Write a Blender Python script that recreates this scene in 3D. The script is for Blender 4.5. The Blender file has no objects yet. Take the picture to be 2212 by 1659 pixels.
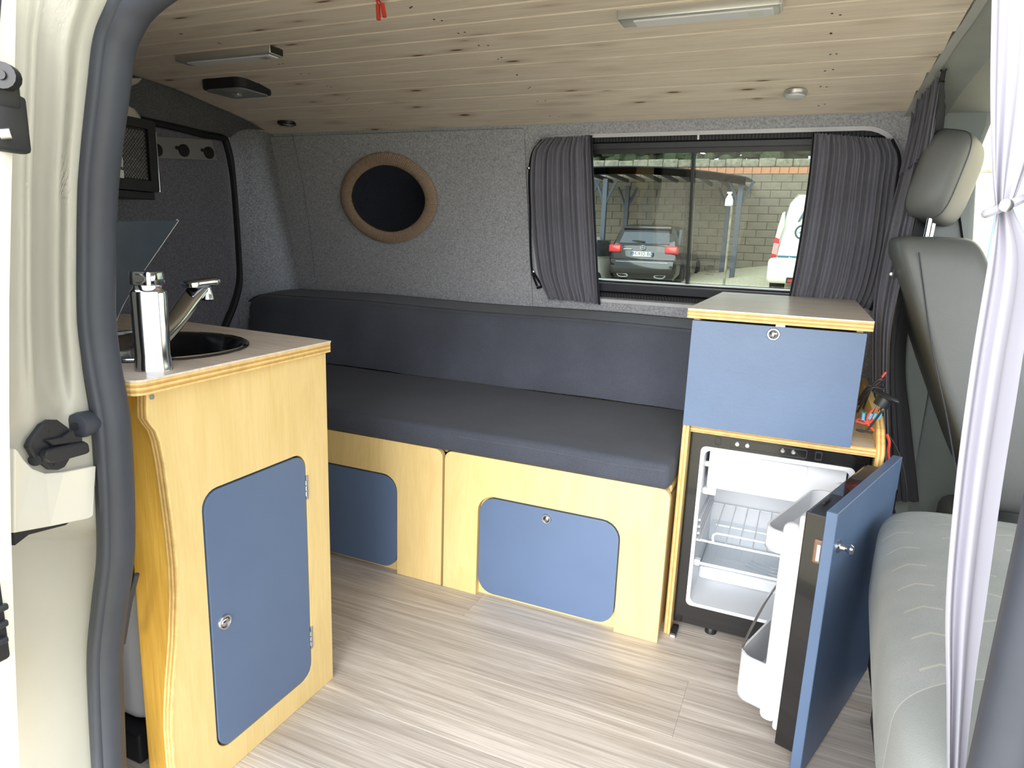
import bpy, bmesh, math, random
from mathutils import Vector, Matrix
random.seed(7)
scene = bpy.context.scene
COL = scene.collection
PI = math.pi

# ------------------------------------------------------------------ camera
W, H = 2212, 1659
CAM = Vector((.818, -1.465, .931)); YAW, PIT, ROL, FPX = -.4068, -.212, .0371, 1441.8
_f = Vector((math.sin(YAW)*math.cos(PIT), math.cos(YAW)*math.cos(PIT), math.sin(PIT)))
_r0 = Vector((math.cos(YAW), -math.sin(YAW), 0)); _u0 = _r0.cross(_f)
_r = _r0*math.cos(ROL) + _u0*math.sin(ROL); _u = _u0*math.cos(ROL) - _r0*math.sin(ROL)
cam = bpy.data.cameras.new('camera'); cam.sensor_fit = 'HORIZONTAL'; cam.sensor_width = 36
cam.lens = FPX/W*36; cam.clip_start = .02; cam.clip_end = 200
co = bpy.data.objects.new('camera', cam); COL.objects.link(co)
co.matrix_world = Matrix(((_r.x, _u.x, -_f.x, CAM.x), (_r.y, _u.y, -_f.y, CAM.y), (_r.z, _u.z, -_f.z, CAM.z), (0, 0, 0, 1)))
scene.camera = co

# ------------------------------------------------------------------ light
wd = bpy.data.worlds.new('overcast_sky'); scene.world = wd; wd.use_nodes = True
bgn = wd.node_tree.nodes['Background']; bgn.inputs[0].default_value = (.90, .95, 1.0, 1); bgn.inputs[1].default_value = 1.45
sun = bpy.data.lights.new('sun', 'SUN'); sun.energy = 2.1; sun.angle = math.radians(48); sun.color = (1, .98, .96)
so = bpy.data.objects.new('sun', sun); COL.objects.link(so)
so.rotation_euler = Vector((-.06, .94, -.31)).to_track_quat('-Z', 'Y').to_euler()
vs = scene.view_settings; vs.view_transform = 'Standard'; vs.look = 'None'; vs.gamma = 1; vs.use_curve_mapping = False
vs.exposure = 1.38

# ------------------------------------------------------------------ measuring helpers: photo pixel -> point on a known plane
def ray(u, v): return _f + _r*((u-W/2)/FPX) - _u*((v-H/2)/FPX)
def plane(u, v, n, d):
    n = Vector(n); q = ray(u, v); return CAM + q*((d-n.dot(CAM))/n.dot(q))
def PX(u, v, x): return plane(u, v, (1, 0, 0), x)
def PY(u, v, y): return plane(u, v, (0, 1, 0), y)
def PZ(u, v, z): return plane(u, v, (0, 0, 1), z)
WN = Vector((0, 1, .246)); WNN = WN.normalized()
def PW(u, v, w=0):            # on the leaning side wall, w metres outwards
    return plane(u, v, WN, .72+.246*.8 + w*WN.length)
def wall(x, z, w=0): return Vector((x, .72-.246*(z-.8), z)) + WNN*w
_cy = [-.9, -.75, -.6, -.45, -.3, -.11, -.009, .092, .194, .295, .396, .497, .598]
_cz = [1.235, 1.29, 1.325, 1.345, 1.36, 1.373, 1.377, 1.373, 1.365, 1.349, 1.336, 1.319, 1.29]
def ceil_z(y):
    if y <= _cy[0]: return _cz[0]
    for i in range(len(_cy)-1):
        if y <= _cy[i+1]:
            t = (y-_cy[i])/(_cy[i+1]-_cy[i]); return _cz[i]+t*(_cz[i+1]-_cz[i])
    return _cz[-1]
def ground_z(x, y): return -.578+.0622*y+.141*x

# ------------------------------------------------------------------ materials
def lin(c):
    return tuple((v/12.92 if v <= .04045 else ((v+.055)/1.055)**2.4) for v in (c[0]/255, c[1]/255, c[2]/255)) + (1,)
def newmat(name):
    m = bpy.data.materials.new(name); m.use_nodes = True
    nt = m.node_tree; return m, nt, nt.nodes['Principled BSDF']
def nd(nt, t, **kw):
    n = nt.nodes.new(t)
    for k, v in kw.items(): setattr(n, k, v)
    return n
def setin(n, **kw):
    for k, v in kw.items(): n.inputs[k.replace('_', ' ')].default_value = v
def ramp(nt, fac, stops):
    r = nd(nt, 'ShaderNodeValToRGB'); e = r.color_ramp.elements
    while len(e) < len(stops): e.new(.5)
    for i, (p, c) in enumerate(stops): e[i].position = p; e[i].color = c
    nt.links.new(fac, r.inputs[0]); return r.outputs[0]
def mapped(nt, scale, rand=False):
    tc = nd(nt, 'ShaderNodeTexCoord'); out = tc.outputs['Object']
    if rand:
        oi = nd(nt, 'ShaderNodeObjectInfo'); mu = nd(nt, 'ShaderNodeMath', operation='MULTIPLY'); mu.inputs[1].default_value = 53.7
        nt.links.new(oi.outputs['Random'], mu.inputs[0])
        va = nd(nt, 'ShaderNodeVectorMath', operation='ADD'); nt.links.new(out, va.inputs[0]); nt.links.new(mu.outputs[0], va.inputs[1]); out = va.outputs[0]
    mp = nd(nt, 'ShaderNodeMapping'); mp.inputs['Scale'].default_value = scale; nt.links.new(out, mp.inputs[0]); return mp.outputs[0]
def noise(nt, vec, scale, detail=4, rough=.6, dist=0):
    n = nd(nt, 'ShaderNodeTexNoise'); setin(n, Scale=scale, Detail=detail, Roughness=rough, Distortion=dist)
    nt.links.new(vec, n.inputs['Vector']); return n.outputs[0]
def bump(nt, b, h, strength, dist=.002):
    n = nd(nt, 'ShaderNodeBump'); setin(n, Strength=strength, Distance=dist); nt.links.new(h, n.inputs['Height']); nt.links.new(n.outputs[0], b.inputs['Normal'])
def mix(nt, f, a, b, mode='MIX'):
    n = nd(nt, 'ShaderNodeMix', data_type='RGBA', blend_type=mode)
    for s, v in ((n.inputs[0], f), (n.inputs[6], a), (n.inputs[7], b)):
        if isinstance(v, (int, float, tuple)): s.default_value = v
        else: nt.links.new(v, s)
    return n.outputs[2]
def plain(name, c, rough=.5, metal=0, var=.06, vscale=9, bs=0, bscale=300, coat=0, spec=.5):
    m, nt, b = newmat(name); l = lin(c)
    v = mapped(nt, (1, 1, 1)); n = noise(nt, v, vscale, 3)
    d = tuple(max(0, x*(1-var)) for x in l[:3])+(1,); u = tuple(min(1, x*(1+var)) for x in l[:3])+(1,)
    nt.links.new(ramp(nt, n, [(.3, d), (.7, u)]), b.inputs['Base Color'])
    setin(b, Roughness=rough, Metallic=metal); b.inputs['Coat Weight'].default_value = coat; b.inputs['Specular IOR Level'].default_value = spec
    if bs: bump(nt, b, noise(nt, v, bscale, 2), bs)
    return m
def felt(name, c1, c2, scale=170):
    m, nt, b = newmat(name); v = mapped(nt, (1, 1, 1))
    n = noise(nt, v, scale, 5, .75); nt.links.new(ramp(nt, n, [(.32, lin(c1)), (.68, lin(c2))]), b.inputs['Base Color'])
    setin(b, Roughness=.95); b.inputs['Specular IOR Level'].default_value = .1; bump(nt, b, n, .5, .003)
    return m
def fabric(name, c, sheen=.3, wscale=(900, 900, 900)):
    m, nt, b = newmat(name); l = lin(c); v = mapped(nt, (1, 1, 1))
    n1 = noise(nt, v, 5, 4); n2 = noise(nt, mapped(nt, (1, 3, 3)), 380, 3)
    a = ramp(nt, n1, [(.3, tuple(x*.85 for x in l[:3])+(1,)), (.75, tuple(x*1.13 for x in l[:3])+(1,))])
    c2 = ramp(nt, n2, [(.3, (.72, .72, .72, 1)), (.7, (1.2, 1.2, 1.2, 1))])
    nt.links.new(mix(nt, 1.0, a, c2, 'MULTIPLY'), b.inputs['Base Color']); setin(b, Roughness=.9)
    b.inputs['Sheen Weight'].default_value = sheen; b.inputs['Specular IOR Level'].default_value = .15; bump(nt, b, n2, .35, .002)
    return m
def wood(name, c1, c2, stretch=(1.2, 14, 14), knots=None, rough=.5, rand=True, vary=.25, streak=.18, kcol=(120, 85, 55), kscale=(2.2, 9, 9), spec=.35, fig=6, dist=.9):
    m, nt, b = newmat(name)
    v = mapped(nt, stretch, rand)
    n = noise(nt, v, fig, 6, .62, dist)
    c = ramp(nt, n, [(.25, lin(c1)), (.5, tuple((a+d)/2 for a, d in zip(lin(c1), lin(c2)))), (.75, lin(c2))])
    n2 = noise(nt, mapped(nt, tuple(s*(1 if s < 3 else 5) for s in stretch), rand), 9, 3)
    st = ramp(nt, n2, [(.3, (1-streak,)*3+(1,)), (.7, (1+streak*.4,)*3+(1,))])
    c = mix(nt, 1.0, c, st, 'MULTIPLY')
    if knots:
        vo = nd(nt, 'ShaderNodeTexVoronoi'); setin(vo, Scale=1.0, Randomness=1.0); nt.links.new(mapped(nt, kscale, rand), vo.inputs['Vector'])
        k = ramp(nt, vo.outputs['Distance'], [(knots*.45, (1, 1, 1, 1)), (knots, (0, 0, 0, 1))])
        halo = ramp(nt, vo.outputs['Distance'], [(knots, (.35, .35, .35, 1)), (knots*3, (0, 0, 0, 1))])
        c = mix(nt, halo, c, lin(tuple((a+d)/2 for a, d in zip(kcol, c1)))); c = mix(nt, k, c, lin(kcol))
    if rand:
        oi = nd(nt, 'ShaderNodeObjectInfo'); r = ramp(nt, oi.outputs['Random'], [(0, (1-vary,)*3+(1,)), (1, (1+vary*.3,)*3+(1,))])
        c = mix(nt, 1.0, c, r, 'MULTIPLY')
    nt.links.new(c, b.inputs['Base Color']); setin(b, Roughness=rough); b.inputs['Specular IOR Level'].default_value = spec
    bump(nt, b, n2, .12, .001)
    return m
def glassmat(name, tint=(.9, .95, .93), ior=1.45, rough=0, refl=1.0):
    m, nt, b = newmat(name); nt.nodes.remove(b); out = nt.nodes['Material Output']
    t = nd(nt, 'ShaderNodeBsdfTransparent'); t.inputs[0].default_value = tint+(1,)
    g = nd(nt, 'ShaderNodeBsdfGlossy'); g.inputs['Roughness'].default_value = rough; g.inputs[0].default_value = (refl, refl, refl, 1)
    f = nd(nt, 'ShaderNodeFresnel'); f.inputs[0].default_value = ior
    ms = nd(nt, 'ShaderNodeMixShader'); ge = nd(nt, 'ShaderNodeNewGeometry'); iv = nd(nt, 'ShaderNodeMath', operation='SUBTRACT'); iv.inputs[0].default_value = 1; nt.links.new(ge.outputs['Backfacing'], iv.inputs[1])
    mm = nd(nt, 'ShaderNodeMath', operation='MULTIPLY'); nt.links.new(f.outputs[0], mm.inputs[0]); nt.links.new(iv.outputs[0], mm.inputs[1]); nt.links.new(mm.outputs[0], ms.inputs[0]); nt.links.new(t.outputs[0], ms.inputs[1]); nt.links.new(g.outputs[0], ms.inputs[2])
    nt.links.new(ms.outputs[0], out.inputs[0]); return m
def plymat(name, axis=2):
    m, nt, b = newmat(name); tc = nd(nt, 'ShaderNodeTexCoord'); sp = nd(nt, 'ShaderNodeSeparateXYZ'); nt.links.new(tc.outputs['Object'], sp.inputs[0])
    mu = nd(nt, 'ShaderNodeMath', operation='MULTIPLY'); mu.inputs[1].default_value = 1/.0075; nt.links.new(sp.outputs[axis], mu.inputs[0])
    fr = nd(nt, 'ShaderNodeMath', operation='FRACT'); nt.links.new(mu.outputs[0], fr.inputs[0])
    c = ramp(nt, fr.outputs[0], [(.0, lin((226, 190, 120))), (.45, lin((236, 204, 138))), (.5, lin((190, 146, 82))), (.95, lin((205, 160, 92)))])
    n = noise(nt, mapped(nt, (3, 3, 3)), 20, 4); r = ramp(nt, n, [(.3, (.8, .8, .8, 1)), (.7, (1.08, 1.08, 1.08, 1))])
    nt.links.new(mix(nt, 1.0, c, r, 'MULTIPLY'), b.inputs['Base Color']); setin(b, Roughness=.6); return m

MT = dict(
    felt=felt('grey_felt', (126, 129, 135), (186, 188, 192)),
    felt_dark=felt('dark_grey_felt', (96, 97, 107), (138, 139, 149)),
    cushion=fabric('slate_upholstery', (68, 72, 82), .08),
    backrest=fabric('dark_slate_upholstery', (82, 86, 97), .15),
    yellow=wood('yellow_stained_plywood', (214, 186, 124), (228, 202, 144), (7, 7, 1.2), rough=.5, rand=False, streak=.05, fig=4),
    pine=wood('yellow_varnished_pine', (222, 165, 62), (246, 200, 98), (14, 14, 1.0), knots=.16, rough=.38, rand=False, streak=.12, kcol=(150, 98, 38), kscale=(9, 9, 2.6)),
    ply=plymat('plywood_edge', 2), plyx=plymat('plywood_edge_upright', 0), plyy=plymat('plywood_edge_deep', 1),
    blue=plain('blue_paint', (84, 104, 133), .42, var=.05, bs=.10, bscale=140),
    bluelam=plain('blue_laminate', (88, 107, 137), .36, var=.03),
    laminate=wood('greige_oak_laminate', (206, 189, 172), (234, 222, 208), (1.0, 16, 16), rough=.24, rand=False, streak=.14, spec=.6),
    floor=wood('whitewashed_oak_plank', (170, 158, 147), (236, 228, 219), (.42, 8, 8), dist=1.3, fig=5, knots=.10, rough=.42, vary=.16, streak=.27, kcol=(150, 128, 108), kscale=(1.1, 5, 5)),
    board=wood('pale_pine_board', (222, 207, 190), (242, 231, 217), (.8, 11, 11), knots=.12, rough=.6, vary=.10, streak=.10, kcol=(112, 84, 60), kscale=(5.0, 17, 6), spec=.2),
    rubber=plain('black_rubber', (58, 62, 72), .5, var=.1, bs=.1, bscale=90),
    rubber_dk=plain('dark_rubber', (26, 27, 32), .6),
    body=plain('white_body_paint', (224, 222, 212), .22, var=.015, coat=.4),
    white=plain('white_plastic', (218, 221, 226), .35, var=.01),
    whitedull=plain('off_white_plastic', (205, 200, 192), .5, var=.03),
    blackg=plain('black_gloss_plastic', (22, 21, 22), .16, var=.05, coat=.3),
    black=plain('black_plastic', (27, 28, 31), .45, var=.08),
    brown=plain('brown_latch', (120, 92, 74), .4),
    darkmetal=plain('dark_coated_metal', (48, 50, 56), .45, .3, var=.1),
    chrome=plain('chrome', (188, 191, 196), .10, 1, var=.02),
    steel=plain('satin_steel', (200, 202, 205), .28, 1, var=.03),
    alu=plain('satin_aluminium', (205, 205, 203), .38, .7, var=.02),
    diffuser=plain('lamp_diffuser', (214, 214, 220), .5, var=.01),
    wirewhite=plain('white_coated_wire', (235, 238, 240), .3, var=.01),
    curtain=fabric('grey_curtain', (112, 112, 122), .2), curtain_blk=fabric('black_lining', (22, 24, 34), .1),
    curtain_cab=fabric('grey_cab_curtain', (112, 112, 122), .2),
    curtain_lilac=plain('pale_grey_curtain', (170, 168, 180), .85, var=.02, spec=.1),
    vinyl=plain('grey_vinyl', (98, 101, 100), .48, var=.04, bs=.12, bscale=420),
    vinyl_lt=plain('pale_grey_vinyl', (150, 153, 150), .5, var=.03),
    trimgrey=plain('grey_green_plastic', (122, 130, 128), .5, var=.03, bs=.08, bscale=500),
    liner=plain('cab_headliner', (205, 207, 201), .85, var=.04, bs=.2, bscale=500),
    rope=wood('jute_rope', (136, 116, 98), (172, 152, 132), (30, 30, 30), rough=.9, rand=False, streak=.25, spec=.1),
    mirror=plain('dark_mirror', (120, 128, 134), .02, 1, var=.01),
    redmetal=plain('red_sleeve', (196, 60, 48), .45), redwire=plain('red_wire', (206, 66, 52), .4), bluewire=plain('teal_crimp', (92, 160, 185), .35),
    rust=plain('rusty_brown', (110, 80, 68), .7),
    glass=glassmat('window_glass', (.60, .65, .63)), lidglass=plain('smoked_glass', (58, 70, 82), .22, var=.12, coat=.5),
    clear=glassmat('clear_plastic', (.93, .95, .96), 1.35, .05),
    carblack=plain('black_car_paint', (16, 17, 20), .12, var=.05, coat=.6), carglass=plain('car_window', (70, 78, 86), .06, .0, var=.05, coat=1),
    tail=plain('tail_lamp_red', (196, 34, 40), .2, coat=.6), plate=plain('number_plate', (225, 228, 230), .5), tyre=plain('tyre', (20, 20, 21), .8),
    ink=plain('black_print', (30, 30, 34), .6), teal=plain('teal_band', (56, 108, 124), .5), tealtext=plain('dark_teal_print', (70, 96, 104), .5),
    block=plain('concrete_block', (132, 124, 110), .95, var=.2, vscale=3, bs=.5, bscale=60), mortar=plain('mortar', (118, 111, 99), .95),
    brick=plain('orange_brick', (196, 140, 108), .9, var=.2, vscale=5), coping=plain('mossy_stone', (136, 132, 116), .95, var=.4, vscale=8),
    steelgrey=plain('grey_painted_steel', (64, 72, 84), .5), roofsheet=plain('carport_sheet', (70, 84, 104), .4),
    gravel=plain('straw_gravel', (204, 195, 168), .95, var=.35, vscale=25), cream=plain('cream_render', (232, 224, 190), .9, var=.06), shutter=plain('blue_shutter', (120, 176, 222), .7),
    foliage=plain('foliage', (60, 72, 48), .9, var=.5, vscale=30),
)
MT['mirror'].node_tree.nodes['Principled BSDF'].inputs['Roughness'].default_value = .02

def chevron_fabric():
    m, nt, b = newmat('grey_chevron_fabric'); tc = nd(nt, 'ShaderNodeTexCoord'); sp = nd(nt, 'ShaderNodeSeparateXYZ'); nt.links.new(tc.outputs['Object'], sp.inputs[0])
    def mth(op, a, b_=None):
        n = nd(nt, 'ShaderNodeMath', operation=op)
        for s, v in zip(n.inputs, (a, b_)):
            if v is None: continue
            if isinstance(v, (int, float)): s.default_value = v
            else: nt.links.new(v, s)
        return n.outputs[0]
    X, Y = sp.outputs[0], sp.outputs[1]
    cx = mth('DIVIDE', X, .082); ix = mth('FLOOR', cx); fx = mth('SUBTRACT', mth('FRACT', cx), .5)
    cy = mth('ADD', mth('DIVIDE', Y, .072), mth('MULTIPLY', ix, .37)); fy = mth('SUBTRACT', mth('FRACT', cy), .5)
    ax = mth('ABSOLUTE', fx)
    d = mth('ABSOLUTE', mth('SUBTRACT', fy, mth('SUBTRACT', .16, mth('MULTIPLY', ax, .55))))
    on = mth('MULTIPLY', mth('LESS_THAN', d, .035), mth('LESS_THAN', ax, .27))
    v = mapped(nt, (1, 1, 1)); n2 = noise(nt, v, 700, 2); big = noise(nt, v, 8, 3)
    strength = mth('MULTIPLY', on, mth('MULTIPLY', big, .7))
    base = mix(nt, 1.0, ramp(nt, big, [(.3, lin((150, 156, 154))), (.7, lin((166, 168, 168)))]), ramp(nt, n2, [(.3, (.88, .88, .88, 1)), (.7, (1.06, 1.06, 1.06, 1))]), 'MULTIPLY')
    thr = mth('SUBTRACT', -.245, mth('MULTIPLY', mth('POWER', mth('ABSOLUTE', mth('ADD', X, .10)), 2.0), 2.2))
    vin = mth('LESS_THAN', Y, thr); seam = mth('LESS_THAN', mth('ABSOLUTE', mth('SUBTRACT', Y, thr)), .0013); low = mth('LESS_THAN', sp.outputs[2], .315)
    cc_ = mix(nt, strength, base, lin((206, 202, 186))); cc_ = mix(nt, mth('MAXIMUM', vin, low), cc_, lin((150, 153, 151))); cc_ = mix(nt, seam, cc_, lin((178, 180, 176)))
    nt.links.new(cc_, b.inputs['Base Color']); setin(b, Roughness=.9); bump(nt, b, n2, .3)
    return m
MT['chevron'] = chevron_fabric()

# ------------------------------------------------------------------ mesh helpers
def NB(): return bmesh.new()
def merge(b, t):
    me = bpy.data.meshes.new('t'); t.to_mesh(me); t.free(); b.from_mesh(me); bpy.data.meshes.remove(me)
def box(b, x0, y0, z0, x1, y1, z1, bev=0, seg=2, M=None):
    t = NB(); bmesh.ops.create_cube(t, size=1)
    for v in t.verts: v.co = Vector(((x0+x1)/2+v.co.x*(x1-x0), (y0+y1)/2+v.co.y*(y1-y0), (z0+z1)/2+v.co.z*(z1-z0)))
    if bev: bmesh.ops.bevel(t, geom=t.edges[:], offset=bev, segments=seg, profile=.5, affect='EDGES')
    if M: bmesh.ops.transform(t, matrix=M, verts=t.verts)
    merge(b, t); return b
def faceset(b, vs, fs):
    vv = [b.verts.new(v) for v in vs]
    for f in fs:
        try: b.faces.new([vv[i] for i in f])
        except ValueError: pass
    return b
def smoothpath(pts, n=6, closed=False):
    P = [Vector(p) for p in pts]; out = []; N = len(P)
    for i in range(N if closed else N-1):
        p1, p2 = P[i], P[(i+1) % N]; p0 = P[i-1] if (i > 0 or closed) else p1*2-p2; p3 = P[(i+2) % N] if (i+2 < N or closed) else p2*2-p1
        for k in range(n):
            t = k/n; out.append(.5*((2*p1)+(p2-p0)*t+(2*p0-5*p1+4*p2-p3)*t*t+(3*p1-p0-3*p2+p3)*t**3))
    if not closed: out.append(P[-1])
    return out
def tube(b, pts, r, n=8, closed=False, flat=1.0, cap=True):
    P = [Vector(p) for p in pts]; N = len(P); rings = []; up = None
    for i in range(N):
        a = P[i-1] if (i > 0 or closed) else P[i]; c = P[(i+1) % N] if (i < N-1 or closed) else P[i]
        t = (c-a).normalized()
        if up is None: up = Vector((0, 0, 1)) if abs(t.z) < .9 else Vector((1, 0, 0))
        s = t.cross(up).normalized(); up = s.cross(t).normalized()
        rr = r[i] if isinstance(r, (list, tuple)) else r
        rings.append([b.verts.new(P[i]+s*(rr*math.cos(2*PI*k/n))+up*(rr*flat*math.sin(2*PI*k/n))) for k in range(n)])
    for i in range(N if closed else N-1):
        A, B = rings[i], rings[(i+1) % N]
        for k in range(n): b.faces.new((A[k], A[(k+1) % n], B[(k+1) % n], B[k]))
    if cap and not closed:
        b.faces.new(rings[0][::-1]); b.faces.new(rings[-1])
    return b
def lathe(b, prof, M, n=24):
    rings = []
    for r, z in prof:
        rings.append([b.verts.new(M @ Vector((r*math.cos(2*PI*k/n), r*math.sin(2*PI*k/n), z))) for k in range(n)] if r > 1e-6 else [b.verts.new(M @ Vector((0, 0, z)))])
    for A, B in zip(rings, rings[1:]):
        for k in range(n):
            if len(A) == 1 and len(B) == 1: continue
            if len(A) == 1: b.faces.new((A[0], B[k], B[(k+1) % n]))
            elif len(B) == 1: b.faces.new((A[k], A[(k+1) % n], B[0]))
            else: b.faces.new((A[k], A[(k+1) % n], B[(k+1) % n], B[k]))
    return b
def axis(p, d):
    return Matrix.Translation(Vector(p)) @ Vector(d).to_track_quat('Z', 'Y').to_matrix().to_4x4()
def rr(x0, y0, x1, y1, r, n=6):
    if not isinstance(r, (list, tuple)): r = [r]*4
    out = []
    for (cx, cy, a0), q in zip(((x0, y0, PI), (x1, y0, 1.5*PI), (x1, y1, 0), (x0, y1, .5*PI)), r):
        sx = 1 if cx == x0 else -1; sy = 1 if cy == y0 else -1
        if q <= 0: out.append((cx, cy)); continue
        for k in range(n+1):
            a = a0+k/n*PI/2; out.append((cx+sx*q+q*math.cos(a), cy+sy*q+q*math.sin(a)))
    return out
def plate(b, outline, holes, w0, w1, fmap):
    t = NB(); es = []
    for loop in [outline]+list(holes):
        vs = [t.verts.new((p[0], p[1], 0)) for p in loop]
        es += [t.edges.new((vs[i], vs[(i+1) % len(vs)])) for i in range(len(vs))]
    bmesh.ops.triangle_fill(t, use_beauty=True, use_dissolve=False, edges=es, normal=(0, 0, 1))
    g = bmesh.ops.extrude_face_region(t, geom=t.faces[:])
    for v in [e for e in g['geom'] if isinstance(e, bmesh.types.BMVert)]: v.co.z = 1
    for v in t.verts: v.co = fmap(v.co.x, v.co.y, w0 if v.co.z < .5 else w1)
    bmesh.ops.recalc_face_normals(t, faces=t.faces[:]); merge(b, t); return b
fY = lambda u, v, w: Vector((u, w, v))          # plate standing across the van: (x, z) with depth y
fX = lambda u, v, w: Vector((w, u, v))          # plate along the van's depth: (y, z) with x
fZ = lambda u, v, w: Vector((u, v, w))          # lying plate
def grid(b, fn, nu, nv, thick=0, flip=False):
    V = [[b.verts.new(fn(i/nu, j/nv)) for j in range(nv+1)] for i in range(nu+1)]; fs = []
    for i in range(nu):
        for j in range(nv):
            q = (V[i][j], V[i+1][j], V[i+1][j+1], V[i][j+1]); fs.append(b.faces.new(q if not flip else q[::-1]))
    if thick:
        bmesh.ops.solidify(b, geom=fs, thickness=thick)
    return b
def superbox(b, c, h, e=.25, nu=32, nv=16, M=None, fn=None):
    """rounded cushion-like block: centre, half sizes, squareness"""
    sg = lambda w, m: math.copysign(abs(w)**m, w)
    t = NB(); V = []
    for j in range(nv+1):
        ph = -PI/2+PI*j/nv; row = []
        for i in range(nu):
            th = 2*PI*i/nu
            p = Vector((h[0]*sg(math.cos(ph), e)*sg(math.cos(th), e), h[1]*sg(math.cos(ph), e)*sg(math.sin(th), e), h[2]*sg(math.sin(ph), e)))
            if fn: p = fn(p)
            p = Vector(c)+p
            if M: p = M @ p
            row.append(t.verts.new(p))
        V.append(row)
    for j in range(nv):
        for i in range(nu): t.faces.new((V[j][i], V[j][(i+1) % nu], V[j+1][(i+1) % nu], V[j+1][i]))
    bmesh.ops.remove_doubles(t, verts=t.verts, dist=1e-5); merge(b, t); return b
def wpos(o):
    p = Vector((0, 0, 0))
    while o is not None: p += o.location; o = o.parent
    return p
def obj(name, b, m, parent=None, smooth=False, bev=0, loc=None):
    """link a bmesh given in world coordinates as one mesh object"""
    bmesh.ops.recalc_face_normals(b, faces=b.faces[:])
    if parent is not None: base = wpos(parent)
    elif loc is not None: base = Vector(loc)
    else:
        lo = [min(v.co[i] for v in b.verts) for i in range(3)]; hi = [max(v.co[i] for v in b.verts) for i in range(3)]
        base = Vector(((lo[0]+hi[0])/2, (lo[1]+hi[1])/2, lo[2]))
    for v in b.verts: v.co -= base
    me = bpy.data.meshes.new(name); b.to_mesh(me); b.free()
    if smooth:
        for p in me.polygons: p.use_smooth = True
    o = bpy.data.objects.new(name, me); COL.objects.link(o); me.materials.append(MT[m] if isinstance(m, str) else m)
    if smooth and smooth != 'full':
        try: me.set_sharp_from_angle(angle=math.radians(40))
        except Exception: pass
    if parent is not None: o.parent = parent
    else: o.location = base
    if bev:
        md = o.modifiers.new('soft_edges', 'BEVEL'); md.width = bev; md.segments = 2; md.limit_method = 'ANGLE'; md.angle_limit = math.radians(40)
    return o
def local(name, b, m, parent):
    """mesh kept in its own local coordinates, for pieces that are copied"""
    o = obj(name, b, m, None, loc=(0, 0, 0)); o.parent = parent; return o
def tag(o, label=None, cat=None, group=None, kind=None):
    if label: o['label'] = label
    if cat: o['category'] = cat
    if group: o['group'] = group
    if kind: o['kind'] = kind
    return o
def thing(name, label, cat, loc, group=None):
    o = bpy.data.objects.new(name, None); COL.objects.link(o); o.location = loc; o.empty_display_size = .05
    return tag(o, label, cat, group)
def struct(name, b, m, label=None, **k): return tag(obj(name, b, m, **k), label, None, None, 'structure')
def dup(o, parent, loc):
    c = o.copy(); COL.objects.link(c); c.parent = parent; c.location = loc; return c
def textmesh(name, body, size, M, m, parent, ext=.0006):
    cu = bpy.data.curves.new(name, 'FONT'); cu.body = body; cu.size = size; cu.align_x = 'CENTER'; cu.align_y = 'CENTER'; cu.extrude = ext
    t = bpy.data.objects.new('t', cu); me = bpy.data.meshes.new_from_object(t); bpy.data.objects.remove(t)
    b = NB(); b.from_mesh(me); bpy.data.meshes.remove(me); bmesh.ops.transform(b, matrix=M, verts=b.verts)
    return obj(name, b, m, parent)
def frame(p, xa, za):
    """matrix whose local x is xa and local z (out of the surface) is za"""
    x = Vector(xa).normalized(); z = Vector(za).normalized(); y = z.cross(x)
    return Matrix(((x.x, y.x, z.x, p[0]), (x.y, y.y, z.y, p[1]), (x.z, y.z, z.z, p[2]), (0, 0, 0, 1)))
def pushlock(parent, p, d, r=.0125):
    """round chrome push-button lock: collar ring and button"""
    M = axis(p, d)
    k = obj('lock_collar', lathe(NB(), [(r*.62, -.003), (r*.62, .001), (r*.72, .004), (r*.9, .004), (r, .002), (r, -.003)], M), 'steel', parent, True)
    obj('lock_button', lathe(NB(), [(r*.6, -.003), (r*.6, .002), (r*.45, .004), (0, .005)], M), 'chrome', k, True)
    return k

# ================================================================== SETTING
# ---- floor planks (rows run along the van, 19 cm wide)
fl = struct('floor', box(NB(), -1.3, -.98, -.10, 1.06, .80, -.014), 'rubber_dk', 'pale whitewashed oak plank floor of the van', loc=(0, 0, -.10))
rows = {-.875: (-.6, .3), -.685: (-.35, .45), -.495: (-.076, 1.2), -.298: (-.9, .682), -.107: (-.75, .122), .085: (-.5, .6), .277: (-.1,), .469: (.3,)}
for y0, js in rows.items():
    w = {-.495: .197, -.298: .191, -.107: .192}.get(y0, .19)
    xs = [-1.29]+sorted(j for j in js if -1.25 < j < 1.0)+[1.05]
    for a, c in zip(xs, xs[1:]):
        obj('plank', box(NB(), a+.0001, y0+.0002, -.014, c-.0001, y0+w-.0002, 0, .0004, 1), 'floor', fl)
# give every plank its own texture position (object coordinates start at its own centre)
def recentre(o):
    vs = o.data.vertices; c = sum((v.co for v in vs), Vector())/len(vs)
    for v in vs: v.co -= c
    o.location += c
for o in fl.children: recentre(o)

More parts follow.
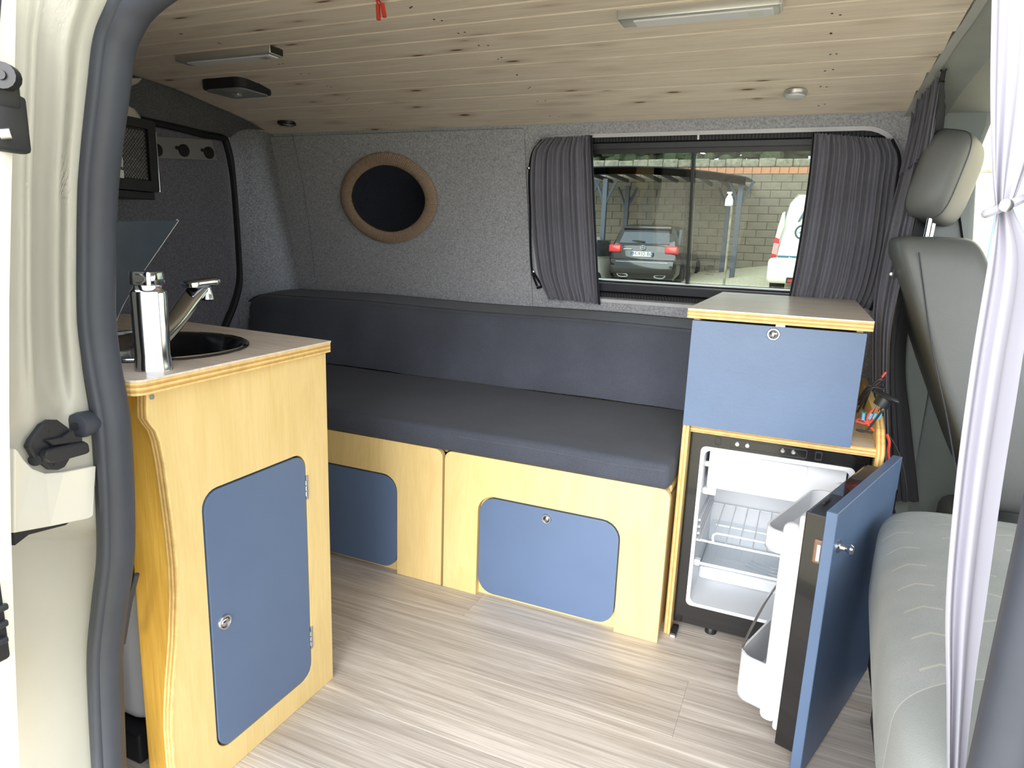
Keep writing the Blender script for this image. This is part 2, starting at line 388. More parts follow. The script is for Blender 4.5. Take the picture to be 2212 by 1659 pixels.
# ---- ceiling: tongue and groove boards following the roof's gentle arch
bs = NB(); grid(bs, lambda s, t: Vector((-1.14+s*2.14, -.9+t*1.52, ceil_z(-.9+t*1.52)+.012)), 1, 24, .01)
ce = struct('ceiling', bs, 'rubber_dk', 'arched van ceiling lined with pale pine boards', loc=(0, 0, 1.3))
D = .1013
k = 0
for i in range(-8, 7):
    y0 = -.11+i*D; y1 = min(y0+D, .612)
    b = NB(); g = .0045
    z0, z1 = ceil_z(y0), ceil_z(y1); x1 = 1.028-.03*max(0, (y0-.1))/.5
    prof = [(y0+.0003, z0+.010), (y0+.0003, z0+.005), (y0+.006, z0), (y1-.0025, z1), (y1-.0003, z1+.005), (y1-.0003, z1+.010)]
    for xa, rev in ((-1.125, 0), (x1, 1)):
        for p in prof: b.verts.new((xa, p[0], p[1]))
    b.verts.ensure_lookup_table(); n = len(prof)
    for q in range(n): b.faces.new((b.verts[q], b.verts[(q+1) % n], b.verts[n+(q+1) % n], b.verts[n+q]))
    b.faces.new([b.verts[q] for q in range(n)]); b.faces.new([b.verts[n+q] for q in range(n)][::-1])
    o = obj('ceiling_board', b, 'board', ce); recentre(o)
# screws in rows across the boards
bscrew = NB()
for xx in (-.55, .05, .80):
    for i in range(-4, 7):
        for dx in (0, .012):
            y = -.11+(i+.55)*D+random.uniform(-.01, .01); lathe(bscrew, [(.0026, -.001), (.0022, -.0014), (0, -.0014)], axis((xx+dx+random.uniform(-.01, .01), y, ceil_z(y)), (0, 0, 1)), 6)
tag(obj('screw_heads', bscrew, 'ink', ce), kind='stuff')

# ---- far side wall with the window opening
HX0, HX1, HZ0, HZ1 = -.045, 1.008, .742, 1.256
wl = struct('wall_left', plate(NB(), [(-1.14, -.06), (1.065, -.06), (1.065, 1.31), (-1.14, 1.31)], [rr(HX0, HZ0, HX1, HZ1, .10, 8)], 0, .05, wall), 'felt', 'grey felt lined side wall with window opening', loc=(0, .7, 0))
obj('felt_panel', plate(NB(), rr(-1.10, .52, -.062, 1.281, .01, 2), [], -.009, .001, wall), 'felt', wl, bev=.003)
obj('felt_seam', tube(NB(), smoothpath([PW(632, 290, -.010), PW(655, 400, -.010), PW(672, 520, -.010), PW(680, 600, -.010)], 4), .0012, 5), 'felt_dark', wl)
# ---- rear: felt header, corner pillar, tailgate panel, rubber seal
struct('trim_1', grid(NB(), lambda s, t: Vector((-1.10-.165*s, -.9+t*1.53, (ceil_z(-.9+t*1.53)-.002)*(1-s)+1.275*s+.012*math.sin(PI*s))), 8, 20, .012), 'felt', 'grey felt header above the tailgate', smooth=True)
def pil(s, t):
    z = .0+1.31*t; a = wall(-1.09, z, -.002); e = Vector((-1.265, .565-.02*abs(t-.7), z)); q = a.lerp(e, s); q.y -= .025*math.sin(PI*s)*(1 if t > .5 else .6); return q
struct('trim_2', grid(NB(), pil, 10, 24, .012), 'felt', 'grey felt lined rear corner pillar', smooth=True)
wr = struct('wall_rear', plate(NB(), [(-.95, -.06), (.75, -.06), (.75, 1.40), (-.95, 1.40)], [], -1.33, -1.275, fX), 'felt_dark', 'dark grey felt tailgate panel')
sp = [(-1.258, -.62, 1.262), (-1.258, -.1, 1.272), (-1.258, .25, 1.275), (-1.258, .42, 1.268)]+[tuple(PX(u, v, -1.258)) for u, v in ((478, 297), (490, 312), (503, 375), (510, 450), (516, 540), (518, 605), (505, 660), (488, 702), (470, 760), (470, 900))]
struct('trim_3', tube(NB(), smoothpath(sp, 5), .013, 8), 'rubber_dk', 'black rubber tailgate seal', smooth=True)
# ---- door side: quarter wall behind the sliding door opening, roof rail, outer skins that close the van
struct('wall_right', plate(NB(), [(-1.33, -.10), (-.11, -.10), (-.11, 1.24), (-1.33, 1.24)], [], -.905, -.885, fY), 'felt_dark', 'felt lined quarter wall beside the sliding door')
struct('trim_4', box(NB(), -1.33, -.93, 1.24, 1.30, -.84, 1.42, .01), 'body', 'white roof rail above the sliding door')
struct('roof', box(NB(), -1.35, -.92, 1.405, 2.3, .76, 1.43), 'body', 'outer roof skin of the van')
struct('trim_5', box(NB(), -1.35, .80, -.30, 1.10, .84, .74), 'body', 'outer lower side panel of the van')
bs = NB(); box(bs, -1.35, .62, 1.31, 1.15, .72, 1.42)
struct('trim_6', bs, 'body', 'outer roof gutter on the window side')

# ---- white door jamb behind the rubber seal, lofted along the opening
SEAL = [(-160, 420, 350), (-60, 300, 380), (0, 292, 46), (50, 262, 38), (100, 244, 34), (200, 231, 32), (400, 209, 31), (600, 205, 33), (700, 207, 33), (800, 220, 31), (900, 238, 32), (1000, 246, 33), (1100, 250, 35), (1200, 250, 35), (1300, 238, 33), (1400, 228, 31), (1500, 229, 30), (1659, 236, 29), (1760, 240, 29)]
def seal_u(v):
    L = SEAL
    for (a, u0, _), (c, u1, _) in zip(L, L[1:]):
        if v <= c: return u0+(u1-u0)*(v-a)/(c-a)
    return L[-1][1]
ysl = -.90
spts = [PY(760, -160, ysl), PY(480, -120, ysl), PY(360, -55, ysl)]+[PY(u, v, ysl) for v, u, _ in SEAL[2:]]
struct('trim_7', tube(NB(), smoothpath(spts, 5), .0235, 14), 'rubber', 'thick black rubber seal of the sliding door opening', smooth='full')
lip = [p+Vector((.006, -.0185, 0)) for p in smoothpath(spts, 5)]
obj('seal_lip', tube(NB(), lip, .008, 8), 'rubber', bpy.data.objects['trim_7'], 'full')
def jamb(s, t):
    v = -80+1820*t; u = (seal_u(v)+4)*(1-s)+8*s; y = ysl+.012-.165*s
    top = 1/(1+math.exp((v-860)/40)); y += top*(.020*math.exp(-((s-.45)/.10)**2)-.012*math.exp(-((s-.72)/.07)**2))
    low = 1/(1+math.exp(-(v-1150)/6)); y += low*.030*math.exp(-max(0, v-1160)/110)+low*.004
    return PY(u, v, y)
jb = struct('trim_8', grid(NB(), jamb, 40, 120, .006), 'body', 'white painted door jamb beside the rubber seal', smooth='full')
def jpt(u, v, off=-.004):
    s = (seal_u(v)+4-u)/(seal_u(v)+4-8); return PY(u, v, ysl+.012-.165*s+off)
jn = Vector((.62, -.78, .0)).normalized()
def jplate(b, px, t0, t1, flat=True):
    c = sum((jpt(u, v) for u, v in px), Vector())/len(px); e1 = (jpt(60, 1000)-jpt(160, 1000)).normalized(); nn = e1.cross(Vector((0, 0, 1))).normalized()
    if nn.dot(CAM-c) < 0: nn = -nn
    return plate(b, px, [], t0, t1, lambda u, v, w: jpt(u, v)+nn*w)
obj('jamb_cover', jplate(NB(), [(22, 968), (32, 976), (44, 994), (62, 1012), (90, 1022), (130, 1019), (200, 1006), (197, 1060), (195, 1108), (192, 1115), (184, 1120), (100, 1137), (22, 1151)], -.004, .005), 'body', jb, bev=.002)
obj('drain_hole', jplate(NB(), [(28, 1150), (150, 1126), (140, 1134), (60, 1155), (30, 1178)], -.004, .0012), 'ink', jb)
obj('plug', lathe(NB(), [(.006, 0), (.006, .002), (0, .003)], axis(jpt(211, 1040), jn), 14), 'rust', jb)
# door striker
st = thing('door_striker', 'black metal striker plate bolted on the white door jamb', 'latch', jpt(105, 960))
obj('striker_plate', jplate(NB(), [(48, 965), (55, 948), (80, 915), (95, 906), (112, 906), (138, 925), (150, 945), (148, 975), (128, 1008), (112, 1015), (98, 1014), (62, 988)], 0, .008), 'darkmetal', st, bev=.002)
obj('striker_arm', jplate(NB(), [(66, 980), (72, 970), (86, 966), (155, 952), (162, 956), (165, 976), (158, 980), (92, 998), (78, 998), (68, 990)], .008, .018), 'darkmetal', st, bev=.003)
obj('striker_guard', jplate(NB(), [(76, 950), (112, 942), (136, 927), (140, 940), (155, 942), (156, 954), (90, 962)], .008, .014), 'darkmetal', st, bev=.002)
for u, v in ((100, 926), (112, 993)): obj('bolt', lathe(NB(), [(.007, .006), (.007, .010), (.0035, .010), (.003, .007), (0, .007)], axis(jpt(u, v), jn), 12), 'darkmetal', st, True)
obj('pivot_pin', lathe(NB(), [(.007, .016), (.007, .021), (0, .022)], axis(jpt(91, 982), jn), 14), 'darkmetal', st, True)
bp = thing('rubber_buffer', 'round black rubber door buffer beside the seal', 'buffer', jpt(190, 916))
obj('buffer_body', lathe(NB(), [(.012, -.01), (.0155, .0), (.0165, .015), (.0155, .023), (.012, .025), (0, .025)], axis(jpt(196, 912), (.25, -.95, .05)), 20), 'rubber', bp, True)
obj('buffer_screw', lathe(NB(), [(.005, .025), (.005, .027), (0, .0272)], axis(jpt(196, 912), (.25, -.95, .05)), 12), 'darkmetal', bp, True)
# ---- slid-open side door, its front edge and lock
sd = thing('sliding_door', 'slid open white side door with black lock parts on its edge', 'door', (.10, -1.12, -.1))
edge = [PX(u, v, .155) for u, v in ((36, -60), (32, 150), (25, 400), (20, 650), (20, 900), (24, 1150), (32, 1400), (45, 1720))]
def dslab(s, t):
    i = min(int(t*7), 6); f = t*7-i; p = edge[i].lerp(edge[i+1], f); return Vector((.155-1.0*s, p.y-.0+.01*0, p.z))
b = NB(); grid(b, dslab, 2, 14); grid(b, lambda s, t: dslab(0, t)+Vector((.006*math.sin(PI*s), -.055*s, 0)), 4, 14); grid(b, lambda s, t: dslab(s, t)+Vector((0, -.055, 0)), 2, 14)
obj('door_skin', b, 'body', sd, True)
def dbx(b, v0, v1, y0, y1, x0, x1, bev=.004):
    i = PX(20, (v0+v1)/2, .155); a = PX(20, v0, .155).z; c = PX(20, v1, .155).z; return box(b, x0, i.y+y0, min(a, c), x1, i.y+y1, max(a, c), bev)
obj('lock_case', dbx(dbx(NB(), 205, 330, -.02, .012, .15, .165), 150, 240, -.022, .004, .15, .166), 'black', sd, True)
obj('lock_pin', tube(NB(), [PX(0, 290, .165), PX(24, 288, .17)], .005, 10), 'steel', sd, True)
obj('lock_roller', lathe(NB(), [(.011, -.006), (.011, .006), (.004, .006), (.004, .008), (0, .008)], axis(PX(10, 165, .168), (.6, -.8, 0)), 16), 'black', sd, True)
obj('edge_seal', tube(NB(), [PX(u, v, .158)+Vector((0, -.012, 0)) for u, v in ((20, -60), (8, 100), (0, 200))], .007, 8), 'rubber', sd, True)
obj('lower_latch', dbx(NB(), 1235, 1415, -.03, -.006, .15, .162), 'black', sd, True)
for vv in (1290, 1325, 1360): obj('latch_rib', dbx(NB(), vv, vv+14, -.024, -.006, .160, .166, .002), 'darkmetal', sd, True)

# ---- front edge of the door opening (right)
struct('trim_9', tube(NB(), [(1.003, -.90, z) for z in (-.1, .2, .5, .8, 1.1, 1.3)], .024, 14), 'rubber', 'rubber seal on the front edge of the door opening', smooth='full')
struct('trim_10', box(NB(), 1.022, -1.02, -.12, 1.20, -.87, 1.42, .02, 3), 'body', 'white painted front pillar of the door opening', smooth=True)

# ---- window
wn = struct('window_1', plate(NB(), rr(HX0-.02, HZ0-.02, HX1+.02, HZ1+.02, .10, 8), [rr(.03, .803, .945, 1.196, .03, 5)], .036, .056, wall), 'black', 'black framed sliding window in the side wall')
obj('reveal', plate(NB(), rr(HX0-.003, HZ0-.003, HX1+.003, HZ1+.003, .103, 8), [rr(HX0+.008, HZ0+.008, HX1-.008, HZ1-.008, .093, 8)], -.004, .04, wall), plain('window_moulding', (186, 188, 192), .4), wn)
def wbox(b, x0, x1, z0, z1, w0, w1): return plate(b, [(x0, z0), (x1, z0), (x1, z1), (x0, z1)], [], w0, w1, wall)
obj('top_rail', wbox(NB(), .0, .97, 1.212, 1.230, .016, .038), 'darkmetal', wn, bev=.002)
obj('bottom_rail', wbox(NB(), .0, .97, .772, .800, .010, .038), 'darkmetal', wn, bev=.002)
obj('rail_highlight', wbox(NB(), .16, .97, .803, .806, .028, .038), 'alu', wn)
b = NB()
for i in range(96): wbox(b, .02+i*.0098, .0265+i*.0098, 1.234, 1.247, .008, .014)
wbox(b, .0, .97, 1.233, 1.248, .014, .036); obj('ribbed_strip', b, 'rubber_dk', wn)
b = NB()
for i in range(96): wbox(b, .02+i*.0098, .0265+i*.0098, .754, .766, .006, .012)
wbox(b, .0, .97, .753, .767, .012, .036); obj('ribbed_strip', b, 'rubber_dk', wn)
obj('white_clip', wbox(NB(), .4775, .4825, 1.235, 1.250, .002, .010), 'white', wn)
obj('window_pane', wbox(NB(), .02, .470, .795, 1.203, .052, .055), 'glass', wn)
obj('window_pane', wbox(NB(), .455, .95, .795, 1.203, .044, .047), 'glass', wn)
obj('pane_edge', wbox(NB(), .458, .466, .797, 1.200, .040, .056), 'rubber_dk', wn)
b = NB()
for j in range(74):
    for i in range(3): M = axis(wall(.444+i*.0042, .812+j*.0051+(i % 2)*.0025, .0515), -WNN); lathe(b, [(.0013, 0), (.0011, .0004), (0, .0004)], M, 6)
tag(obj('dotted_border', b, 'ink', wn), kind='stuff')
# etched maker's mark on the pane
mk = Vector((1, 0, 0)); MK = lambda u, v: frame(PW(u, v, .043), (1, 0, 0), -WNN)
obj('etched_oval', tube(NB(), [MK(1535, 577) @ Vector((.0105*math.cos(a*PI/12), .0055*math.sin(a*PI/12), 0)) for a in range(24)], .0006, 5, True), 'ink', wn)
textmesh('etched_text', 'OTR', .0085, MK(1535, 577), 'ink', wn, .0002)
b = NB(); box(b, -.019, -.0004, 0, -.004, .0006, .0004, M=MK(1535, 583)); box(b, .006, -.0004, 0, .018, .0006, .0004, M=MK(1535, 583)); box(b, -.018, -.0004, 0, .008, .0006, .0004, M=MK(1535, 593)); obj('etched_lines', b, 'ink', wn)
textmesh('etched_text', '43R-00 179', .0062, MK(1535, 587.5), 'ink', wn, .0002)

# ================================================================== CAB
def across(x0, z0, x1, z1, n=24):
    ys = [-.85+1.46*k/n for k in range(n+1)]
    return lambda a, t: Vector((x0+(x1-x0)*a-.03*max(0, (-.85+1.46*t)-.1)/.5, -.85+1.46*t, ceil_z(-.85+1.46*t)+z0+(z1-z0)*a))
struct('trim_11', grid(NB(), across(1.026, -.014, 1.044, -.014), 1, 24, .02), plain('rail_metal', (206, 208, 208), .45), 'metal curtain rail across the front edge of the ceiling')
struct('trim_12', grid(NB(), across(1.044, -.004, 1.115, -.022), 3, 24, .012), plain('roof_bow_plastic', (200, 205, 202), .5), 'grey plastic roof bow between cabin and cab', smooth=True)
struct('trim_13', grid(NB(), lambda s, t: Vector((1.09+1.2*s, -.9+t*1.62, (ceil_z(-.9+t*1.62))-.01-.03*s)), 6, 24, .01), 'liner', 'pale grey fabric headliner of the cab', smooth=True)
bpl = [(2030, 180), (2110, 175), (2128, 190), (2142, 235), (2138, 270), (2118, 320), (2108, 380), (2098, 560), (2098, 640), (2060, 660), (2000, 640), (2010, 300)]
P = [PY(u, v, .62) for u, v in bpl]
struct('trim_14', plate(NB(), [(p.x, p.z) for p in P], [], .60, .66, fY), 'trimgrey', 'grey green plastic pillar trim behind the driver seat', bev=.012, smooth=True)
struct('wall_front', plate(NB(), [(1.10, -.1), (2.3, -.1), (2.3, .74), (1.10, .86)], [], .70, .74, fY), 'trimgrey', 'grey driver door lining')
struct('trim_15', box(NB(), 1.06, .66, -.1, 1.16, .76, 1.40), 'trimgrey', 'dark inner pillar')
struct('trim_16', box(NB(), 1.06, -.95, -.12, 2.3, .76, -.02), 'rubber_dk', 'black cab floor mat')
struct('trim_17', box(NB(), 1.20, -1.0, -.1, 2.3, -.95, .62), 'body', 'passenger door lower half')
struct('trim_18', box(NB(), 2.28, -.95, -.1, 2.34, .76, .68), 'black', 'dashboard end of the cab')

def seat_driver():
    t = thing('driver_seat', 'grey vinyl driver seat with tall headrest seen from behind', 'seat', (1.20, .55, 0))
    def lean(p):
        q = p.copy(); k = (q.z+.31)/.62; q.x += -.22*k+.03*k*k-.02+.085*(1-k); return q
    b = NB(); superbox(b, (1.285, .505, .66), (.092, .19, .315), .22, 40, 24, fn=lean); obj('backrest', b, 'vinyl', t, 'full')
    obj('side_seam', tube(NB(), smoothpath([PY(u, v, .3125) for u, v in ((1985, 545), (1995, 620), (2015, 760), (2045, 900), (2072, 1060))], 5), .0016, 5), 'rubber', t)
    b = NB(); superbox(b, (1.42, .505, .20), (.20, .18, .09), .3, 32, 14); obj('seat_cushion', b, 'vinyl', t, 'full')
    b = NB(); box(b, 1.14, .34, -.02, 1.46, .66, .19, .02); obj('seat_base', b, 'black', t)
    M = Matrix.Translation((1.095, .50, 1.112)) @ Matrix.Rotation(math.radians(12), 4, 'Y') @ Matrix.Rotation(math.radians(-20), 4, 'Z')
    b = NB(); superbox(b, (0, 0, 0), (.050, .128, .105), .5, 36, 18, M); h = obj('headrest', b, 'vinyl', t, 'full')
    sg = lambda w: math.copysign(abs(w)**.5, w)
    obj('headrest_seam', tube(NB(), [M @ Vector((.050*.94*sg(math.cos(a*PI/24)), -.088, .105*.94*sg(math.sin(a*PI/24)))) for a in range(48)], .0016, 5, True), 'rubber', h)
    for dy in (-.02, .035): obj('headrest_post', tube(NB(), [(1.068+dy*.3, .44+dy, .93), (1.072+dy*.3, .44+dy, 1.05)], .006, 10), 'chrome', t, True)
    obj('post_sleeve', lathe(NB(), [(.02, 0), (.018, .008), (0, .009)], axis((1.07, .44, .957), (0, 0, 1)), 16), 'vinyl', t, True)
    return t
seat_driver()
b = NB(); pts = smoothpath([PY(u, v, .60) for u, v in ((2052, 330), (2066, 430), (2082, 540), (2100, 640))], 4); tube(b, pts, .02, 6, flat=.1)
tag(obj('seat_belt', b, 'rubber_dk'), 'black seat belt hanging behind the driver headrest', 'belt')
bk = thing('belt_buckle', 'black belt buckle tongue beside the driver seat', 'buckle', PY(2098, 572, .45))
obj('buckle_loop', tube(NB(), [PY(u, v, .45) for u, v in ((2090, 560), (2116, 570), (2108, 582), (2098, 578))], .003, 6, True), 'black', bk, True)
obj('buckle_body', box(NB(), *(PY(2088, 566, .46)-Vector((.004, .004, .012))), *(PY(2104, 548, .45)+Vector((.004, .004, .01))), .003), 'black', bk)

# passenger seat turned towards the door
ps = thing('passenger_seat', 'turned passenger seat with pale grey chevron fabric beside the fridge door', 'seat', (1.22, -.38, 0))
def dome(p):
    q = p.copy()
    if q.z > 0: q.z += .030*(1-(q.x/.26)**2)*(1-(q.y/.42)**2)
    q.x += .022*((q.y)/.42)+.012
    return q
b = NB(); superbox(b, (1.226, -.400, .367), (.264, .41, .090), .32, 64, 28, fn=dome)
obj('seat_cushion', b, 'chevron', ps, 'full')
obj('seat_base', box(NB(), 1.04, -.70, -.02, 1.40, -.05, .25, .02), 'black', ps)
sc = thing('cab_cable', 'black connector and thin cable hanging beside the cab curtain', 'cable', PY(1925, 1075, .10))
obj('connector', box(NB(), *(PY(1893, 1090, .13)), *(PY(1938, 1062, .10)), .004), 'black', sc)
obj('wire', tube(NB(), smoothpath([PY(u, v, .30) for u, v in ((1915, 935), (1932, 960), (1948, 1000), (1957, 1050), (1958, 1085))], 5), .0022, 6), 'rubber_dk', sc, True)

# ================================================================== FURNITURE
# ---- storage benches under the window
def notch(x0, x1, zt, r, n=6):
    out = [(x0, 0)]
    for k in range(n+1): a = PI-k/n*PI/2; out.append((x0+r+r*math.cos(a), zt-r+r*math.sin(a)))
    for k in range(n+1): a = PI/2-k/n*PI/2; out.append((x1-r+r*math.cos(a), zt-r+r*math.sin(a)))
    return out+[(x1, 0)]
def bench(label, x0, x1, dx0, dx1, dz1, lock):
    t = thing('storage_bench', label, 'bench', ((x0+x1)/2, .27, 0), 'storage benches under the window')
    top = [(x1, 0)]+[(x1-.022+.022*math.cos(k/5*PI/2), .366+.022*math.sin(k/5*PI/2)) for k in range(6)]+[(x0+.022-.022*math.sin(k/5*PI/2), .366+.022*math.cos(k/5*PI/2)) for k in range(6)]+[(x0, 0)]
    obj('front_panel', plate(NB(), top+notch(dx0, dx1, dz1, .046), [], 0, .017, fY), 'yellow', t, bev=.0015)
    obj('inner_frame', plate(NB(), [(x0+.01, 0), (x1-.004, 0), (x1-.004, .35), (x0+.01, .35)], [], .0185, .034, fY), 'yellow', t)
    obj('side_panel', plate(NB(), [(.034, 0), (.70, 0), (.70, .35), (.034, .35)], [], x1-.022, x1-.006, fX), 'yellow', t)
    obj('top_board', box(NB(), x0, .034, .372, x1-.004, .70, .388), 'yellow', t)
    d = obj('flap_door', plate(NB(), rr(dx0+.004, .012, dx1-.004, dz1-.006, .044), [], .0035, .0175, fY), 'bluelam', t, bev=.0012)
    if lock: pushlock(d, (lock[0], .0035, lock[1]), (0, -1, 0))
    return t
bench('yellow plywood bench unit with blue flap and chrome lock, nearest the fridge', .003, .590, .103, .482, .286, (.293, .256))
bench('yellow plywood bench unit with dark blue flap, partly behind the sink cabinet', -1.19, -.004, -.57, -.145, .290, None)
b = NB(); box(b, -1.19, -.012, .3895, .588, .53, .453, .016, 4)
def wrinkle(b, amp, f=9):
    for v in b.verts: v.co.z += amp*math.sin(v.co.x*f)*math.sin(v.co.y*11+v.co.x*3)
bmesh.ops.subdivide_edges(b, edges=[e for e in b.edges if e.calc_length() > .3], cuts=12, use_grid_fill=True); wrinkle(b, .0015)
sc_ = thing('seat_cushion', 'long slate grey fabric seat cushion on the yellow benches', 'cushion', (-.3, .29, .389))
obj('cushion_cover', b, 'cushion', sc_, True)
obj('cushion_seam', tube(NB(), smoothpath([(.05, -.0125, .436), (.3, -.0125, .437), (.45, -.0128, .432), (.575, -.012, .436)], 4), .0009, 5), 'backrest', sc_)
# backrest cushion leaning on the wall
bk_ = thing('backrest_cushion', 'long dark slate fabric backrest cushion against the felt wall', 'cushion', (-.3, .62, .452))
prof = [(.525, .452), (.538, .56), (.548, .668), (.556, .683), (.575, .690), (.66, .700), (.735, .706), (.742, .60), (.742, .452)]
def brest(s, t):
    x = -1.225+s*1.815; i = min(int(t*8), 7); f = t*8-i; y = prof[i][0]+(prof[i+1][0]-prof[i][0])*f; z = prof[i][1]+(prof[i+1][1]-prof[i][1])*f
    e = max(0, (-1.12-x)/.105); y += .03*e*e*(1 if t < .45 else 0); z -= .035*e**2.2*(1 if z > .6 else 0)
    if t < .5: y += .005*math.sin(x*13+z*9)*math.exp(-((x+.95)/.30)**2)+.002*math.sin(x*31)
    return Vector((x, y, z+.0025*math.sin(x*7)))
b = NB(); grid(b, brest, 120, 32); obj('cushion_cover', b, 'backrest', bk_, 'full')
for xx in (-1.225, .59):
    b = NB(); V = [b.verts.new(brest(0 if xx < 0 else 1, j/32)) for j in range(33)]; b.faces.new(V); obj('end_cap', b, 'backrest', bk_)
obj('top_seam', tube(NB(), [brest(i/60, .50)+Vector((0, 0, .001)) for i in range(61)], .0012, 5), 'cushion', bk_)

# ---- sink cabinet
SX = -.012
sk = thing('sink_cabinet', 'tall yellow plywood cabinet with blue door under the sink', 'cabinet', (-.3, -.64, 0))
wav = [PX(u, v, SX) for u, v in ((318, 852), (317, 880), (318, 905), (328, 920), (338, 932), (346, 955), (355, 1000), (366, 1080), (375, 1150), (382, 1220), (385, 1290), (382, 1390), (375, 1480), (372, 1540), (372, 1580), (378, 1659))]
wv = [(p.y, p.z) for p in wav]; wv[0] = (wv[0][0], .707); wv += [(-.833, .04), (-.83, 0)]
out = wv+[(-.447, 0), (-.447, .707)]
hole = rr(-.7525, .0515, -.5125, .5255, .030)
obj('side_panel', plate(NB(), out, [hole], SX-.018, SX, fX), 'yellow', sk, bev=.0015)
b = NB(); n = len(wv)
V0 = [b.verts.new((SX-.0185, y-.0012, z)) for y, z in wv]; V1 = [b.verts.new((SX+.0004, y-.0012, z)) for y, z in wv]; V2 = [b.verts.new((SX+.0004, y+.002, z)) for y, z in wv]
for i in range(n-1): b.faces.new((V0[i], V0[i+1], V1[i+1], V1[i])); b.faces.new((V1[i], V1[i+1], V2[i+1], V2[i]))
tag(obj('wavy_edge', b, 'plyx', sk), 'wavy cut plywood edge')
d = obj('cabinet_door', plate(NB(), rr(-.7495, .0545, -.5155, .5225, .028), [], SX-.016, SX+.001, fX), 'bluelam', sk, bev=.002)
pushlock(d, (SX+.001, -.724, .287), (1, 0, 0), .0135)
for z in (.455, .135):
    h = obj('hinge', box(NB(), SX-.004, -.514, z-.024, SX+.002, -.508, z+.024, .001), 'steel', sk)
    for dz in (-.016, -.005, .006): obj('hinge_knuckle', tube(NB(), [(SX+.002, -.5145, z+dz), (SX+.002, -.5145, z+dz+.009)], .0024, 8), 'steel', h, True)
obj('screw', lathe(NB(), [(.004, 0), (.004, .0015), (.0015, .0015), (.001, .0005), (0, .0005)], axis(PX(327, 857, SX), (1, 0, 0)), 12), 'steel', sk, True)
pp = [PY(u, v, -.802) for u, v in ((266, 852), (278, 1050), (290, 1250), (305, 1450), (322, 1659))]
obj('pine_board', plate(NB(), [(SX-.0185, .69), (SX-.0185, 0)]+[(p.x, max(0, p.z)) for p in pp[::-1]], [], -.802, -.782, fY), 'pine', sk, bev=.002)
obj('back_panel', box(NB(), -.62, -.462, 0, SX-.02, -.448, .705), 'yellow', sk)
obj('far_panel', box(NB(), -.62, -.80, 0, -.60, -.465, .705), 'yellow', sk)
wt = thing('worktop', 'greige oak worktop with plywood edge around the black sink', 'worktop', (-.3, -.64, .708))
wo = [(-.006, -.440), (-.64, -.395), (-.64, -.872), (-.03, -.872)]+[(.000+.018*math.sin(a), -.854-.018*math.cos(a)) for a in (.0, .4, .8, 1.2, 1.5)]
SC = (-.203, -.671)
shole = [(SC[0]+.152*math.cos(a*PI/24), SC[1]+.152*math.sin(a*PI/24)) for a in range(48)]
obj('plywood_core', plate(NB(), wo, [shole], .708, .7265, fZ), 'ply', wt, bev=.001)
obj('laminate_top', plate(NB(), [(x+(.001 if x > -.3 else 0), y) for x, y in wo], [shole], .7267, .730, fZ), 'laminate', wt)
# sink
sn = thing('round_sink', 'round black enamel sink set into the worktop', 'sink', (SC[0], SC[1], .60))
M = Matrix.Translation((SC[0], SC[1], 0))
obj('basin', lathe(NB(), [(.158, .7305), (.157, .7335), (.150, .7340), (.144, .731), (.138, .70), (.128, .64), (.10, .612), (.03, .605), (.028, .600), (0, .600)], M, 64), 'blackg', sn, 'full')
obj('rim', lathe(NB(), [(.152, .7335), (.1535, .7352), (.155, .7335)], M, 64), 'chrome', sn, True)
obj('drain', lathe(NB(), [(.026, .604), (.024, .607), (.015, .606), (0, .605)], M, 24), 'chrome', sn, True)
# glass lid standing open
gl = thing('glass_lid', 'smoked glass sink lid standing open behind the faucet', 'lid', (-.35, -.66, .731))
lo_ = [(-.86, .736), (-.640, .736), (-.632, .75), (-.612, .785), (-.575, .834), (-.53, .885), (-.476, .946), (-.62, .937), (-.86, .925)]
obj('lid_pane', plate(NB(), lo_, [], -.353, -.347, fX), 'lidglass', gl)
obj('lid_edge', tube(NB(), [(-.350, p.x, p.y) for p in smoothpath([(a, c, 0) for a, c in lo_[1:7]], 4)], .0028, 8), 'white', gl, True)
obj('lid_hinge', box(NB(), -.358, -.80, .7302, -.340, -.60, .738, .002), 'chrome', gl)
# faucet
fc = thing('faucet', 'chrome mixer faucet with faceted body on the worktop corner', 'faucet', (-.035, -.80, .730))
def fprism(b, prof, n=8, rot=PI/4+.12, sq=.55, flare=0):
    R = []
    for r, z in prof:
        row = []
        for k in range(40):
            a = 2*PI*k/40; c, s_ = math.cos(a), math.sin(a); p = (abs(c)**(2/sq*.5)+abs(s_)**(2/sq*.5))**(-1/(2/sq*.5)) if False else (abs(c)**3.2+abs(s_)**3.2)**(-1/3.2)
            row.append(b.verts.new((-.035+r*p*math.cos(a+rot), -.80+r*p*math.sin(a+rot), z)))
        R.append(row)
    for A, B in zip(R, R[1:]):
        for k in range(40): b.faces.new((A[k], A[(k+1) % 40], B[(k+1) % 40], B[k]))
    b.faces.new(R[0][::-1]); b.faces.new(R[-1]); return b
obj('faucet_body', fprism(NB(), [(.0255, .730), (.0250, .737), (.0235, .752), (.0238, .840), (.0232, .8425)]), 'chrome', fc, True)
obj('faucet_neck', fprism(NB(), [(.0225, .8425), (.0195, .846), (.0190, .851)]), 'chrome', fc, True)
kb = obj('faucet_knob', fprism(NB(), [(.0192, .8515), (.0195, .853), (.0195, .868), (.0188, .8695)], rot=.25), 'chrome', fc, True)
obj('knob_face', tube(NB(), [(-.035-.012*math.cos(a*PI/8)+.006, -.8195+.001, .8605+.006*math.sin(a*PI/8)) for a in range(16)], .0012, 6, True), 'steel', kb, True)
